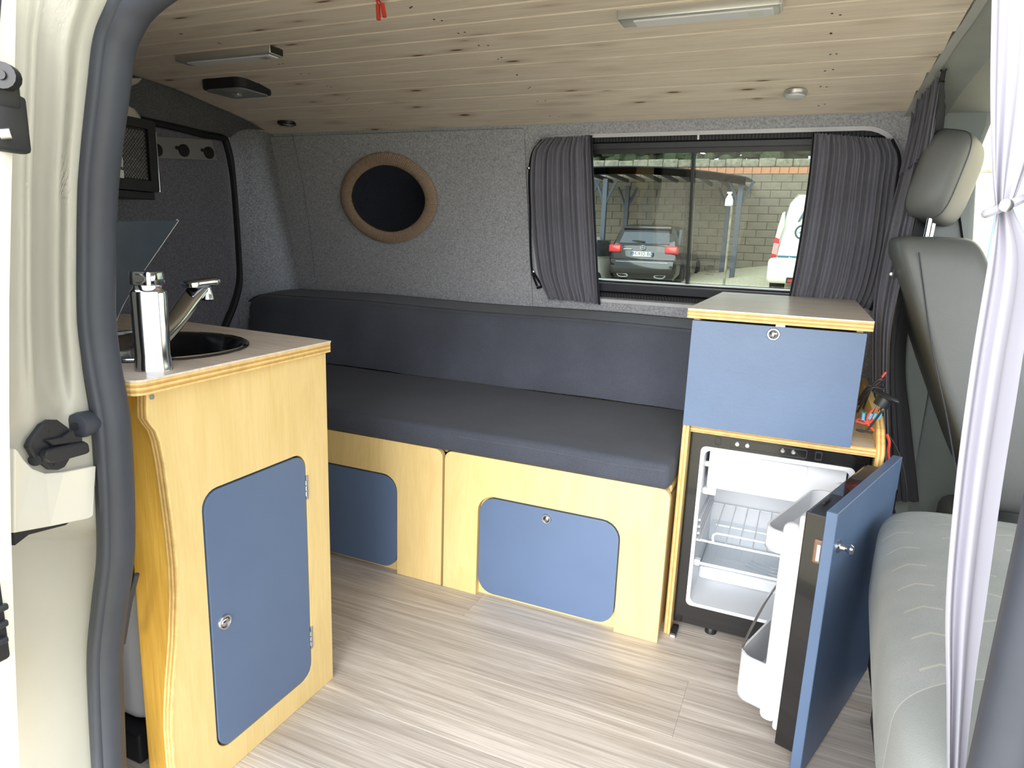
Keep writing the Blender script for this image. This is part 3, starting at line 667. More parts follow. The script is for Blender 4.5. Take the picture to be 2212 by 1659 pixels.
def spout(s, t):
    c = smoothpath([(-.042, -.79, .765), (-.055, -.745, .790), (-.068, -.705, .818), (-.078, -.675, .838)], 8); i = min(int(s*24), 23); f = s*24-i; p = c[i].lerp(c[i+1], f)
    w = .013+.004*s; h = .012-.006*s; a = 2*PI*t; side = Vector((.94, .34, 0)); up = Vector((.2, -.55, .8)).normalized()
    sg = lambda q: math.copysign(abs(q)**.6, q)
    return p+side*(w*sg(math.cos(a)))+up*(h*sg(math.sin(a)))
obj('spout', grid(NB(), spout, 24, 20), 'chrome', fc, True)
sh = NB(); superbox(sh, (0, 0, 0), (.021, .028, .0065), .55, 28, 10, Matrix.Translation((-.075, -.672, .846)) @ Matrix.Rotation(-.35, 4, 'Z') @ Matrix.Rotation(.12, 4, 'X')); obj('spout_head', sh, 'chrome', fc, True)
obj('aerator', lathe(NB(), [(.008, .012), (.007, .004), (.0095, -.006), (.0105, -.012), (.008, -.014), (0, -.013)], Matrix.Translation((-.068, -.668, .832)), 18), 'chrome', fc, True)
# things behind the pine board
cn = thing('water_canister', 'white plastic water canister behind the pine board', 'canister', (-.25, -.70, 0))
b = NB(); box(b, -.40, -.775, .06, -.165, -.60, .33, .03, 4); obj('canister_body', b, 'white', cn, True)
obj('canister_cap', lathe(NB(), [(.03, .33), (.03, .355), (.026, .36), (0, .36)], Matrix.Translation((-.24, -.68, 0)), 20), 'whitedull', cn, True)
tag(obj('canister_tray', box(NB(), -.46, -.79, 0, -.16, -.58, .058, .004), 'rubber_dk'), 'black tray under the white water canister', 'tray')
struct('trim_19', plate(NB(), [(-.40, 0), (-.17, 0), (-.165, .10), (-.20, .30), (-.22, .70), (-.40, .70)], [], -.872, -.862, fY), 'felt', 'strip of grey felt beside the door seal')
tag(obj('ribbed_strap', tube(NB(), smoothpath([PY(u, v, -.84) for u, v in ((296, 1240), (283, 1290), (274, 1340), (266, 1390))], 5), .0035, 8), 'rubber', None, True), 'dark ribbed strap hanging between seal and pine board', 'strap')

# ---- fridge cabinet with box on top
fcab = thing('fridge_cabinet', 'plywood cabinet frame around the open mini fridge', 'cabinet', (.80, .30, 0))
obj('left_panel', box(NB(), .5955, .056, 0, .6095, .70, .533, .001, 1), 'yellow', fcab)
obj('left_panel_edge', box(NB(), .5950, .054, 0, .6100, .0575, .5335), 'plyx', fcab)
rp = [(.075, 0), (.70, 0), (.70, .575), (.20, .575), (.135, .560), (.092, .535), (.075, .520)]
obj('right_panel', plate(NB(), rp, [], .992, 1.008, fX), 'yellow', fcab)
obj('right_panel_edge', plate(NB(), [(y-.001, z+.001) for y, z in rp[3:]]+[(.072, 0), (.078, 0), (.078, .517), (.094, .531), (.136, .556), (.20, .571)], [], .9915, 1.0085, fX), 'plyx', fcab)
obj('shelf', box(NB(), .610, .078, .5165, .9915, .70, .530), 'laminate', fcab)
obj('shelf_edge', box(NB(), .610, .074, .5125, .9915, .0785, .5315), 'ply', fcab)
bx = thing('flap_box', 'blue fronted box with chrome lock and wooden lid on the fridge cabinet', 'box', (.77, .38, .532))
obj('box_left', box(NB(), .599, .060, .533, .611, .68, .776), 'yellow', bx); obj('box_right', box(NB(), .922, .060, .533, .934, .68, .776), 'yellow', bx); obj('box_back', box(NB(), .611, .668, .533, .922, .68, .776), 'yellow', bx)
fd = obj('front_flap', plate(NB(), rr(.596, .534, .9405, .7735, .002, 2), [], .042, .058, fY), 'blue', bx, bev=.001)
pushlock(fd, PY(1671, 722, .042), (0, -1, 0), .0135)
obj('catch', box(NB(), .768, .046, .7735, .786, .06, .7775), 'steel', bx)
lidp = rr(.584, .034, .950, .695, .004, 2)
obj('lid_core', plate(NB(), lidp, [], .7785, .7965, fZ), 'ply', bx, bev=.001)
obj('lid_laminate', plate(NB(), lidp, [], .7967, .7995, fZ), 'laminate', bx)
obj('lid_lining', box(NB(), .598, .05, .7745, .61, .06, .7785), 'ply', bx)

# ---- mini fridge
FX0, FX1, FY0, FY1, FZ0, FZ1 = .6115, .985, .088, .53, .020, .508
fr = thing('mini_fridge', 'black mini fridge standing open with white interior and blue clad door', 'fridge', (.80, .30, 0))
IX0, IX1, IZ0, IZ1 = .645, .952, .080, .470
obj('shell', plate(NB(), [(FX0, FZ0), (FX1, FZ0), (FX1, FZ1), (FX0, FZ1)], [rr(IX0-.008, IZ0-.008, IX1+.008, IZ1+.008, .01, 4)], FY0, FY1, fY), 'blackg', fr)
obj('back', box(NB(), FX0, FY1-.11, FZ0+.01, FX1, FY1-.005, FZ1-.01), 'black', fr)
ln = obj('liner', plate(NB(), rr(IX0-.0085, IZ0-.0085, IX1+.0085, IZ1+.0085, .012, 4), [rr(IX0, IZ0, IX1, IZ1, .016, 5)], FY0-.003, .41, fY), 'white', fr)
obj('liner_back', plate(NB(), rr(IX0-.004, IZ0-.004, IX1+.004, IZ1+.004, .016, 5), [], .40, .412, fY), 'white', fr)
for i, z in enumerate((.235, .252, .269, .286)): obj('shelf_groove', box(NB(), IX0-.001, .10, z, IX0+.006, .39, z+.006, .002), 'white', ln)
fz = obj('freezer_flap', plate(NB(), rr(IX0+.008, .366, IX1-.004, .462, .004, 3), [], .128, .140, fY), 'white', fr, bev=.002)
obj('freezer_grip', plate(NB(), rr(.765, .428, .868, .455, .003, 3), [rr(.768, .431, .865, .452, .002, 2)], .125, .129, fY), 'white', fz)
obj('freezer_hinge', lathe(NB(), [(.007, -.008), (.007, .008)], axis((IX0+.006, .125, .425), (1, 0, 0)), 14), 'whitedull', fz, True)
obj('freezer_box', box(NB(), IX0+.012, .142, .362, IX1-.006, .40, .370), 'white', fr)
obj('flap_stop', box(NB(), IX0, .118, .350, IX0+.032, .138, .366, .003), 'white', fr)
# control strip on the top bar
obj('control_recess', plate(NB(), rr(.698, .4835, .862, .5035, .004, 3), [rr(.6995, .485, .8605, .502, .003, 3)], FY0-.002, FY0+.001, fY), 'black', fr)
for x in (.715, .737, .812, .834): obj('hinge_bolt', lathe(NB(), [(.0045, 0), (.0045, .004), (.002, .004), (.0015, .001), (0, .001)], axis((x, FY0, .4945), (0, -1, 0)), 12), 'chrome', fr, True)
for x in (.672, .885): obj('clip_slot', plate(NB(), rr(x-.007, .485, x+.007, .503, .002, 2), [rr(x-.0055, .4865, x+.0055, .5015, .002, 2)], FY0-.003, FY0+.001, fY), 'black', fr)
# wire rack
RZ = .232
rk = NB()
fr_y, bk_y = .118, .385
tube(rk, smoothpath([(IX0+.004, .36, RZ), (IX0+.006, fr_y+.02, RZ), (IX0+.016, fr_y, RZ), (IX0+.10, fr_y-.002, RZ), (IX1-.05, fr_y-.002, RZ), (IX1-.01, fr_y, RZ), (IX1-.005, .36, RZ)], 5), .0028, 7)
tube(rk, [(IX0+.004, bk_y, RZ), (IX1-.004, bk_y, RZ)], .0022, 6); tube(rk, [(IX0+.03, .24, RZ-.003), (IX1-.01, .24, RZ-.003)], .002, 6)
rack = obj('wire_rack', rk, 'wirewhite', fr, True)
for i in range(9): x = IX0+.035+i*.031; obj('rack_wire', tube(NB(), [(x, fr_y, RZ+.001), (x, bk_y, RZ+.001)], .0016, 6), 'wirewhite', rack, True)
obj('rack_guard', tube(NB(), smoothpath([(IX0+.038, fr_y, RZ), (IX0+.036, fr_y-.001, RZ+.016), (IX0+.042, fr_y-.002, RZ+.024), (IX0+.06, fr_y-.002, RZ+.026), (IX0+.18, fr_y-.002, RZ+.026), (IX0+.28, fr_y-.002, RZ+.026)], 4), .0026, 7), 'wirewhite', rack, True)
gs = obj('glass_shelf', box(NB(), IX0+.006, .10, .178, IX1-.004, .39, .183, .001), 'clear', fr)
obj('shelf_rim', tube(NB(), [(IX0+.004, .099, .1805), (IX1-.004, .099, .1805)], .0035, 8), 'wirewhite', gs, True)
obj('shelf_bracket', box(NB(), IX0, .095, .174, IX0+.014, .112, .189, .002), 'white', fr)
obj('bottom_step', box(NB(), IX0, .22, IZ0, IX1, .40, .115, .006, 3), 'white', fr)
for k in range(3): obj('shelf_rib', tube(NB(), smoothpath([(.76+k*.006, .13+k*.018, .184), (.80, .114+k*.018, .184), (.86, .108+k*.018, .184), (.93, .108+k*.018, .184)], 5), .0015, 6), 'clear', gs, True)
obj('levelling_foot', box(NB(), .612, .040, .0, .626, .088, .012, .002), 'black', fr); obj('front_foot', lathe(NB(), [(.014, 0), (.014, .012), (.008, .02), (0, .02)], Matrix.Translation((.70, .11, 0)), 16), 'black', fr, True)
obj('foot_tip', box(NB(), .613, .0395, .001, .625, .0402, .008), 'alu', fr)
# open door: local frame s (hinge -> free edge), n (outwards), z
DO = Vector((.972, .050, 0)); DA = Vector((-.312, -.950, 0)); DN = Vector((.950, -.312, 0))
DMAT = Matrix(((DA.x, DN.x, 0, DO.x), (DA.y, DN.y, 0, DO.y), (0, 0, 1, 0), (0, 0, 0, 1)))
def dbox(b, s0, n0, z0, s1, n1, z1, bev=0, seg=2): return box(b, s0, n0, z0, s1, n1, z1, bev, seg, DMAT)
DP = lambda s, n, z: DMAT @ Vector((s, n, z))
dr = obj('fridge_door', dbox(NB(), 0, 0, .044, .354, .034, .500, .002), 'blackg', fr)
obj('door_liner', dbox(NB(), .022, -.012, .062, .345, .001, .486, .006, 3), 'white', dr, True)
obj('liner_rib', dbox(NB(), .312, -.040, .068, .342, -.010, .462, .012, 4), 'white', dr, True)
obj('liner_rib', dbox(NB(), .026, -.040, .068, .050, -.010, .462, .010, 4), 'white', dr, True)
def bin_(z0, z1, dep, s0=.052, s1=.320):
    b = NB(); a = rr(s0, -dep, s1, -.008, [.03, .03, .004, .004], 6); i = rr(s0+.004, -dep+.004, s1-.004, -.012, [.027, .027, .002, .002], 6)
    f = lambda u, v, w: DP(u, v, w)
    plate(b, a, [i], z0, z1, f); plate(b, a, [], z0, z0+.004, f); return b
obj('door_bin', bin_(.398, .440, .078, .045, .330), 'white', dr, True)
lb = obj('door_bin', bin_(.085, .178, .095, .04, .335), 'white', dr, True)
obj('bin_rail', tube(NB(), smoothpath([DP(.32, -.082, .165), DP(.318, -.090, .178), DP(.30, -.094, .186), DP(.20, -.094, .238), DP(.10, -.094, .246), DP(.075, -.06, .246), DP(.07, -.02, .246)], 5), .0026, 8), 'steel', lb, True)
cl = obj('door_panel', dbox(NB(), -.075, .0345, .008, .364, .0525, .514, .001, 1), 'blue', dr)
kp = DP(.335, .0525, .448)
obj('knob', lathe(NB(), [(.011, 0), (.011, .002), (.0055, .004), (.0045, .012), (.0085, .017), (.0095, .020), (.007, .024), (0, .025)], axis(kp, DN), 20), 'chrome', cl, True)
lt = obj('door_latch', dbox(NB(), .346, .020, .415, .358, .0345, .458, .003), 'brown', dr)
obj('latch_button', dbox(NB(), .357, .026, .420, .3595, .0325, .450, .001), 'alu', lt)
obj('top_plate', dbox(NB(), .235, .006, .499, .345, .031, .5015), 'black', dr)
obj('hinge_plate', dbox(NB(), .0, .006, .4995, .11, .030, .502), 'darkmetal', dr); obj('top_pin', tube(NB(), [DP(.27, .012, .5045), DP(.305, .012, .5045)], .003, 8), 'black', dr, True)

# ---- loose 12 V socket with wires on the cabinet shelf
so_ = thing('loose_socket', 'loose black round socket with red wires lying beside the blue box', 'socket', PY(1890, 880, .12))
SA = (PY(1922, 850, .13)-PY(1885, 905, .13)).normalized()
M = axis(PY(1914, 858, .13), SA)
obj('socket_flange', lathe(NB(), [(.016, -.002), (.026, 0), (.027, .003), (.025, .005), (.016, .006), (0, .006)], M, 24), 'black', so_, True)
obj('socket_barrel', lathe(NB(), [(.015, .0), (.0165, -.006), (.0155, -.022), (.0, -.022)], M, 20), 'black', so_, True)
for u in (1893, 1903, 1913):
    a, c = PY(u+4, 866, .125), PY(u-10, 893, .125); obj('terminal', tube(NB(), [a, c], .0022, 6), 'chrome', so_, True); obj('crimp_sleeve', tube(NB(), [c, c+(c-a)*.45], .0034, 8), 'bluewire', so_, True)
for i, pth in enumerate([((1890, 880), (1874, 900), (1876, 918), (1888, 930)), ((1897, 883), (1890, 902), (1874, 915), (1848, 910)), ((1885, 895), (1874, 912), (1860, 905), (1850, 908))]):
    obj('red_wire', tube(NB(), smoothpath([PY(u, v, .125) for u, v in pth], 6), .0022, 7), 'redwire', so_, True)
obj('black_wire', tube(NB(), smoothpath([PY(u, v, .12) for u, v in ((1905, 888), (1885, 915), (1868, 932), (1850, 928), (1886, 935))], 6), .0022, 7), 'rubber_dk', so_, True)
for i in range(5):
    obj('black_wire', tube(NB(), smoothpath([PY(1855+random.uniform(-5, 12), 890-i*8, .22), PY(1875+random.uniform(-6, 10), 850-i*4, .2), PY(1895+random.uniform(-6, 12), 825+i*5, .22), PY(1912, 812+i*6, .25)], 6), .0025, 6), 'rubber_dk', so_, True)
obj('red_wire', tube(NB(), smoothpath([PY(u, v, .24) for u, v in ((1895, 832), (1905, 815), (1914, 804))], 4), .0024, 7), 'redwire', so_, True)
tag(obj('crimp_connector', box(NB(), *(PY(1860, 905, .125)), *(PY(1870, 892, .115)), .002), 'bluewire', None), 'teal crimp connector lying beside the loose socket', 'connector')
tag(obj('red_cable', tube(NB(), smoothpath([PY(u, v, .16) for u, v in ((1916, 938), (1921, 955), (1919, 975), (1921, 1000))], 4), .003, 7), 'redwire', None, True), 'red cable running down beside the fridge cabinet', 'cable')

# ================================================================== CURTAINS
def curtain(b, L, R, folds, amp, nrm, nu=140, nv=30, topgather=.006, off=0, mid=1.0):
    Ls, Rs = smoothpath(L, 8), smoothpath(R, 8)
    def at(P, t): x = t*(len(P)-1); i = min(int(x), len(P)-2); return P[i].lerp(P[i+1], x-i)
    def fn(s, t):
        p = at(Ls, t).lerp(at(Rs, t), s); q = s*folds; w = 2*PI*q+1.1*math.sin(q*1.7)+.5*math.sin(q*.6+2*t)
        a = amp*(.78+.4*math.sin(q*2.3+t*1.7)); c_ = math.sin(w); c_ = math.copysign(abs(c_)**.75, c_)
        fine = topgather*math.exp(-((1-t)/.06)**2)*math.sin(w*2.1)+topgather*math.exp(-(t/.05)**2)*math.sin(w*1.9)*mid
        p = p+nrm*(a*c_+fine+off)
        p.z += .35*fine
        return p
    return grid(b, fn, nu, nv)
cu = thing('window_curtain', 'gathered grey curtain on the left of the window', 'curtain', PW(1220, 640, -.02), 'curtains on the side window')
LL = [PW(u, v, -.022) for u, v in ((1186, 645), (1166, 600), (1156, 540), (1150, 460), (1148, 380), (1154, 325), (1178, 298))]
RR = [PW(u, v, -.022) for u, v in ((1294, 656), (1290, 600), (1286, 520), (1282, 440), (1280, 380), (1277, 325), (1276, 292))]
obj('curtain_cloth', curtain(NB(), LL, RR, 12, .011, -WNN, 200, 40), 'curtain', cu, 'full')
obj('black_hem', tube(NB(), smoothpath([p+Vector((.003, 0, 0))-WNN*.006 for p in RR], 5), .0065, 8, flat=.5), 'curtain_blk', cu, True)
obj('black_hem', tube(NB(), smoothpath([PW(u, v, -.014) for u, v in ((1160, 618), (1150, 588), (1146, 540), (1145, 460), (1143, 380), (1150, 330), (1170, 302))], 5), .006, 8, flat=.5), 'curtain_blk', cu, True)
obj('loose_strap', tube(NB(), smoothpath([PW(u, v, -.012) for u, v in ((1152, 588), (1162, 604), (1170, 618), (1160, 622))], 4), .0045, 6), 'curtain_blk', cu, True)
def stud(parent, u, v): return obj('snap_stud', lathe(NB(), [(.0055, 0), (.0055, .003), (.003, .005), (0, .005)], axis(PW(u, v, -.016), -WNN), 12), 'steel', parent, True)
stud(cu, 1142, 363); stud(cu, 1152, 587)
cu2 = thing('window_curtain', 'gathered grey curtain on the right of the window, above the box lid', 'curtain', PW(1800, 640, -.02), 'curtains on the side window')
LL = [PW(u, v, -.024) for u, v in ((1708, 640), (1720, 580), (1732, 510), (1744, 430), (1752, 370), (1757, 320), (1760, 287))]
RR = [PW(u, v, -.024) for u, v in ((1876, 668), (1896, 622), (1914, 545), (1924, 470), (1932, 400), (1938, 340), (1922, 300))]
b = curtain(NB(), LL, RR, 13, .012, -WNN, 220, 40)
obj('curtain_cloth', b, 'curtain', cu2, 'full')
obj('black_hem', tube(NB(), smoothpath([p-Vector((.002, 0, 0))-WNN*.006 for p in LL], 5), .006, 8, flat=.5), 'curtain_blk', cu2, True)
obj('black_hem', tube(NB(), smoothpath([p+Vector((.005, 0, 0))-WNN*.004 for p in RR], 5), .008, 8, flat=.5), 'curtain_blk', cu2, True)
stud(cu2, 1941, 361); stud(cu2, 1926, 590)
# curtain between cabin and cab, gathered at the side
cc = thing('cab_curtain', 'grey divider curtain gathered beside the driver seat', 'curtain', (1.04, .5, .28))
LL = [Vector(p) for p in (PY(1905, 1085, .50), PY(1893, 1000, .50), PY(1888, 880, .52), PY(1886, 760, .55), PY(1890, 640, .56), PY(1915, 500, .56), PY(1945, 380, .55), PY(1970, 280, .55), PY(1985, 210, .52))]
RR = [Vector(p) for p in (PY(1932, 1085, .44), PY(1928, 1000, .45), PY(1924, 900, .46), PY(1922, 800, .46), PY(1928, 700, .46), PY(1958, 560, .45), PY(1988, 420, .43), PY(2016, 290, .40), PY(2037, 165, .34))]
obj('curtain_cloth', curtain(NB(), LL, RR, 5, .011, Vector((-.3, -.95, 0)), 90, 60, .008, mid=0), 'curtain_cab', cc, 'full')
obj('gathered_heading', curtain(NB(), [Vector(p) for p in (PY(1945, 380, .56), PY(1965, 300, .56), PY(1975, 245, .57))], [Vector(p) for p in (PY(2005, 330, .40), PY(2020, 250, .38), PY(2036, 158, .34))], 9, .012, Vector((-.5, -.8, 0)), 90, 16, .01, mid=0), 'curtain_cab', cc, 'full')
RB = [Vector(p)+Vector((.004, .012, 0)) for p in RR]
LB = [Vector(p) for p in (PY(1985, 1085, .60), PY(1976, 1000, .60), PY(1965, 900, .60), PY(1955, 800, .60), PY(1962, 700, .60), PY(1985, 560, .60), PY(2008, 420, .58), PY(2035, 290, .56), PY(2042, 230, .52))]
obj('black_lining', curtain(NB(), RB, LB, 3, .006, Vector((-.3, -.95, 0)), 40, 40, .0), 'curtain_blk', cc, 'full')
obj('rail_hook', box(NB(), *(PY(2028, 178, .35)), *(PY(2044, 150, .34)), .002), 'black', cc)
for v in (592, 1040): obj('snap_stud', lathe(NB(), [(.005, 0), (.005, .003), (0, .005)], axis(PY(1926 if v < 700 else 1927, v, .435), (0, -1, 0)), 12), 'steel', cc, True)
# pale curtain tied back at the front edge of the door
lc = thing('door_curtain', 'pale grey curtain tied back at the front of the door opening', 'curtain', (.99, -.8, .1))
def LP(pts, y): return [PY(u, v, y) for u, v in pts]
obj('upper_cloth', curtain(NB(), LP(((2150, 455), (2143, 380), (2138, 250), (2138, 120), (2142, -60)), -.80), LP(((2184, 455), (2214, 380), (2262, 250), (2290, 120), (2300, -60)), -.80), 3, .004, Vector((0, -1, 0)), 60, 30, 0), 'curtain_lilac', lc, 'full')
obj('lower_cloth', curtain(NB(), LP(((2046, 1760), (2044, 1500), (2042, 1300), (2062, 1050), (2094, 800), (2130, 580), (2152, 450)), -.80), LP(((2075, 1760), (2102, 1500), (2130, 1300), (2165, 1050), (2205, 800), (2235, 580), (2190, 450)), -.80), 2, .005, Vector((0, -1, 0)), 60, 50, 0), 'curtain_lilac', lc, 'full')
obj('tie_ring', tube(NB(), [PY(2168, 446, -.805)+Vector((.011*math.cos(a*PI/10), .010*math.sin(a*PI/10), .006*math.cos(a*PI/10))) for a in range(20)], .0035, 8, True), 'curtain_lilac', lc, True)
obj('snap_stud', lathe(NB(), [(.005, 0), (.005, .003), (0, .005)], axis(PY(2172, 444, -.822), (0, -1, 0)), 12), 'steel', lc, True)

# ================================================================== SMALL THINGS ON WALLS AND CEILING
# rope framed mirror
mr = thing('rope_mirror', 'oval mirror in a jute rope frame on the felt wall', 'mirror', wall(-.6, .9, -.02))
MC = (-.603, 1.064)
def ell(a, rx, rz): 
    c, s_ = math.cos(a), math.sin(a); e = 1.9; q = (abs(c)**e+abs(s_)**e)**(-1/e); k = 1+.035*math.cos(2*a-.9)
    return MC[0]+rx*q*c*k, MC[1]+rz*q*s_*k
def rope(s, t):
    a = 2*PI*s; x, z = ell(a, .178, .138); th = 2*PI*t; ridge = 1+.05*math.sin(a*150+1.2*math.cos(th))
    xo, zo = ell(a, .178+.024*math.cos(th)*ridge, .138+.021*math.cos(th)*ridge); return wall(xo, zo, -.020-.012*math.sin(th)*ridge)
obj('rope_frame', grid(NB(), rope, 900, 12), 'rope', mr, 'full')
obj('mirror_glass', plate(NB(), [ell(a*PI/40, .162, .124) for a in range(80)], [], -.016, -.012, wall), 'mirror', mr)
obj('backing', plate(NB(), [ell(a*PI/40, .19, .15) for a in range(80)], [], -.012, -.008, wall), 'ink', mr)
obj('rope_knot', lathe(NB(), [(.006, 0), (.005, .004), (0, .005)], axis(wall(ell(.02, .18, .14)[0], ell(.02, .18, .14)[1], -.032), -WNN), 10), 'rope', mr, True)
# ceiling lights
def lightbar(label, x0, x1, y0, y1, endblack):
    zc = min(ceil_z(y0), ceil_z(y1)); t = thing('light_bar', label, 'lamp', ((x0+x1)/2, (y0+y1)/2, zc-.022), 'slim light bars on the ceiling')
    obj('light_housing', box(NB(), x0, y0, zc-.018, x1, y1, zc+.001, .003, 2), 'alu', t, True)
    obj('diffuser', box(NB(), x0+.03, y0+.012, zc-.0205, x1-.012, y1-.004, zc-.017, .001), 'diffuser', t)
    obj('end_cap', box(NB(), x1-.001, y0+.004, zc-.016, x1+.003, y1-.004, zc-.001, .001), 'black' if endblack else 'alu', t)
    obj('sensor', box(NB(), x1-.055, y0+.018, zc-.0208, x1-.028, y1-.010, zc-.0203), 'alu', t)
lightbar('slim aluminium light bar on the ceiling boards towards the rear', -.765, -.445, -.100, -.052, True)
lightbar('slim aluminium light bar on the ceiling boards towards the cab', .420, .716, -.095, -.040, False)
def puck(label, u, v, y, rx, ry, dark):
    p = PZ(u, v, ceil_z(y)); p = Vector((p.x, p.y, ceil_z(p.y)))
    t = thing('courtesy_light', label, 'lamp', p-Vector((0, 0, .014)), 'clear oval lights on the ceiling')
    M = Matrix.Translation(p) @ Matrix.Diagonal((1, ry/rx, 1, 1))
    obj('light_base', lathe(NB(), [(rx, .002), (rx, -.006), (rx*.93, -.009), (rx*.8, -.009)], M, 28), 'black' if dark else 'alu', t, True)
    obj('light_lens', lathe(NB(), [(rx*.88, -.006), (rx*.84, -.013), (rx*.6, -.016), (0, -.016)], M, 28), 'diffuser' if not dark else 'clear', t, True)
puck('clear oval light on the ceiling above the window', 1719, 194, .44, .028, .036, False)
puck('small dark oval light on the ceiling near the rear corner', 619, 250, .40, .034, .03, True)
vt = thing('roof_vent', 'dark square roof vent with clear cover near the rear', 'vent', (-.85, .19, 1.335))
vz = ceil_z(.19)
obj('vent_frame', plate(NB(), rr(-.935, .125, -.765, .265, .03, 5), [rr(-.915, .145, -.785, .245, .02, 5)], vz-.022, vz+.012, fZ), 'rubber_dk', vt, bev=.003)
obj('vent_cover', plate(NB(), rr(-.925, .135, -.775, .255, .02, 5), [], vz-.026, vz-.021, fZ), plain('vent_cover_plastic', (128, 132, 134), .25), vt, bev=.001)
obj('vent_screen', plate(NB(), rr(-.915, .145, -.785, .245, .02, 5), [], vz-.012, vz-.010, fZ), 'darkmetal', vt)
obj('vent_latch', box(NB(), -.86, .18, vz-.034, -.835, .20, vz-.025, .003), 'alu', vt)
rd = thing('hanging_wires', 'pair of red sleeved wires hanging from a hole in the ceiling', 'wire', (-.03, -.25, 1.33))
p0 = PZ(812, -6, ceil_z(-.29)); obj('wire_hole', lathe(NB(), [(.011, .002), (.011, -.001), (0, -.001)], Matrix.Translation(p0), 14), 'ink', rd)
for u0, u1, v1 in ((816, 818, 43), (824, 831, 37)):
    a = PY(u0, -2, p0.y); e = PY(u1, v1, p0.y); obj('red_sleeve', tube(NB(), [a.lerp(e, .25), a.lerp(e, .6), e], .0042, 8), 'redmetal', rd, True); obj('wire_end', tube(NB(), [p0, a.lerp(e, .3)], .002, 6), 'redmetal', rd, True)
# socket board on the tailgate
sb = thing('socket_board', 'grey board with three round capped sockets on the tailgate', 'socket panel', (-1.265, .3, 1.16))
q = [PX(u, v, -1.262) for u, v in ((300, 340), (470, 347), (458, 302), (300, 292))]
obj('board', plate(NB(), [(p.y, p.z) for p in q], [], -1.276, -1.262, fX), plain('grey_board', (132, 132, 134), .7), sb, bev=.002)
for u, v in ((337, 324), (396, 325), (450, 330)):
    p = PX(u, v, -1.262); c_ = obj('socket_cap', lathe(NB(), [(.021, 0), (.021, .007), (.018, .010), (0, .010)], axis(p, (1, 0, 0)), 22), 'rubber_dk', sb, True)
    obj('cap_tab', box(NB(), -1.262, p.y-.034, p.z, -1.255, p.y-.017, p.z+.011, .002), 'rubber_dk', c_)
# microwave on a shelf, rear right
MX = -.95
mw = thing('microwave', 'black microwave with perforated door screen beside the tailgate', 'microwave', (-1.1, -.30, 1.0))
a = PX(335, 262, MX); e = PX(325, 414, MX); yf, zt, zb = a.y, a.z, e.z
obj('microwave_case', box(NB(), -1.24, -.52, zb, MX-.018, yf, zt, .004), 'black', mw)
dm = obj('microwave_door', plate(NB(), rr(-.52, zb, yf, zt, .006, 3), [rr(-.47, zb+.03, yf-.025, zt-.025, .004, 3)], MX-.018, MX, fX), 'black', mw, bev=.002)
obj('door_backing', plate(NB(), rr(-.49, zb+.02, yf-.02, zt-.02, .004, 3), [], MX-.0175, MX-.012, fX), 'ink', dm)
b = NB(); ny, nz = 46, 24
for i in range(ny):
    for j in range(nz):
        y = yf-.031-(i+(.5 if j % 2 else 0))*.0092; z = zb+.036+j*(zt-zb-.07)/(nz-1)
        lathe(b, [(.0030, 0), (.0026, .0012), (.0016, .0012)], axis((MX-.012, y, z), (1, 0, 0)), 6)
tag(obj('perforated_screen', b, 'steel', dm), kind='stuff')
obj('chrome_trim', tube(NB(), [(MX-.004, yf+.001, zb+.002), (MX-.004, yf+.001, zt-.03)], .0032, 8), 'chrome', dm, True)
ly = PX(258, 350, MX)
obj('lock_symbol', tube(NB(), smoothpath([(MX-.008, ly.y+.012, ly.z-.012), (MX-.008, ly.y+.013, ly.z+.012), (MX-.008, ly.y, ly.z+.026), (MX-.008, ly.y-.013, ly.z+.012), (MX-.008, ly.y-.012, ly.z-.012)], 4), .003, 6), 'white', dm, True)
obj('lock_symbol', box(NB(), MX-.010, ly.y-.015, ly.z-.052, MX-.006, ly.y+.015, ly.z-.020), 'white', dm)
tag(obj('wall_shelf', box(NB(), -1.25, -.80, zb-.022, MX-.01, yf-.01, zb-.001, .002), 'black'), 'black shelf carrying the microwave', 'shelf')
lm = thing('table_lamp', 'small off white lamp with domed base on the microwave', 'lamp', (-1.05, -.13, zt))
lp_ = PX(266, 252, -1.05); lb_ = Vector((-1.05, lp_.y-.02, zt))
obj('lamp_base', lathe(NB(), [(.062, 0), (.060, .015), (.048, .034), (.030, .044), (.018, .047)], Matrix.Translation(lb_), 28), 'whitedull', lm, True)
obj('lamp_stem', lathe(NB(), [(.022, .045), (.021, .085), (0, .085)], Matrix.Translation(lb_), 20), 'whitedull', lm, True)
hd = lb_+Vector((.0, .0, .098)); obj('lamp_head', lathe(NB(), [(.03, -.014), (.060, -.004), (.075, .008), (.06, .010), (0, .012)], Matrix.Translation(hd) @ Matrix.Rotation(.25, 4, 'X'), 28), 'whitedull', lm, True)

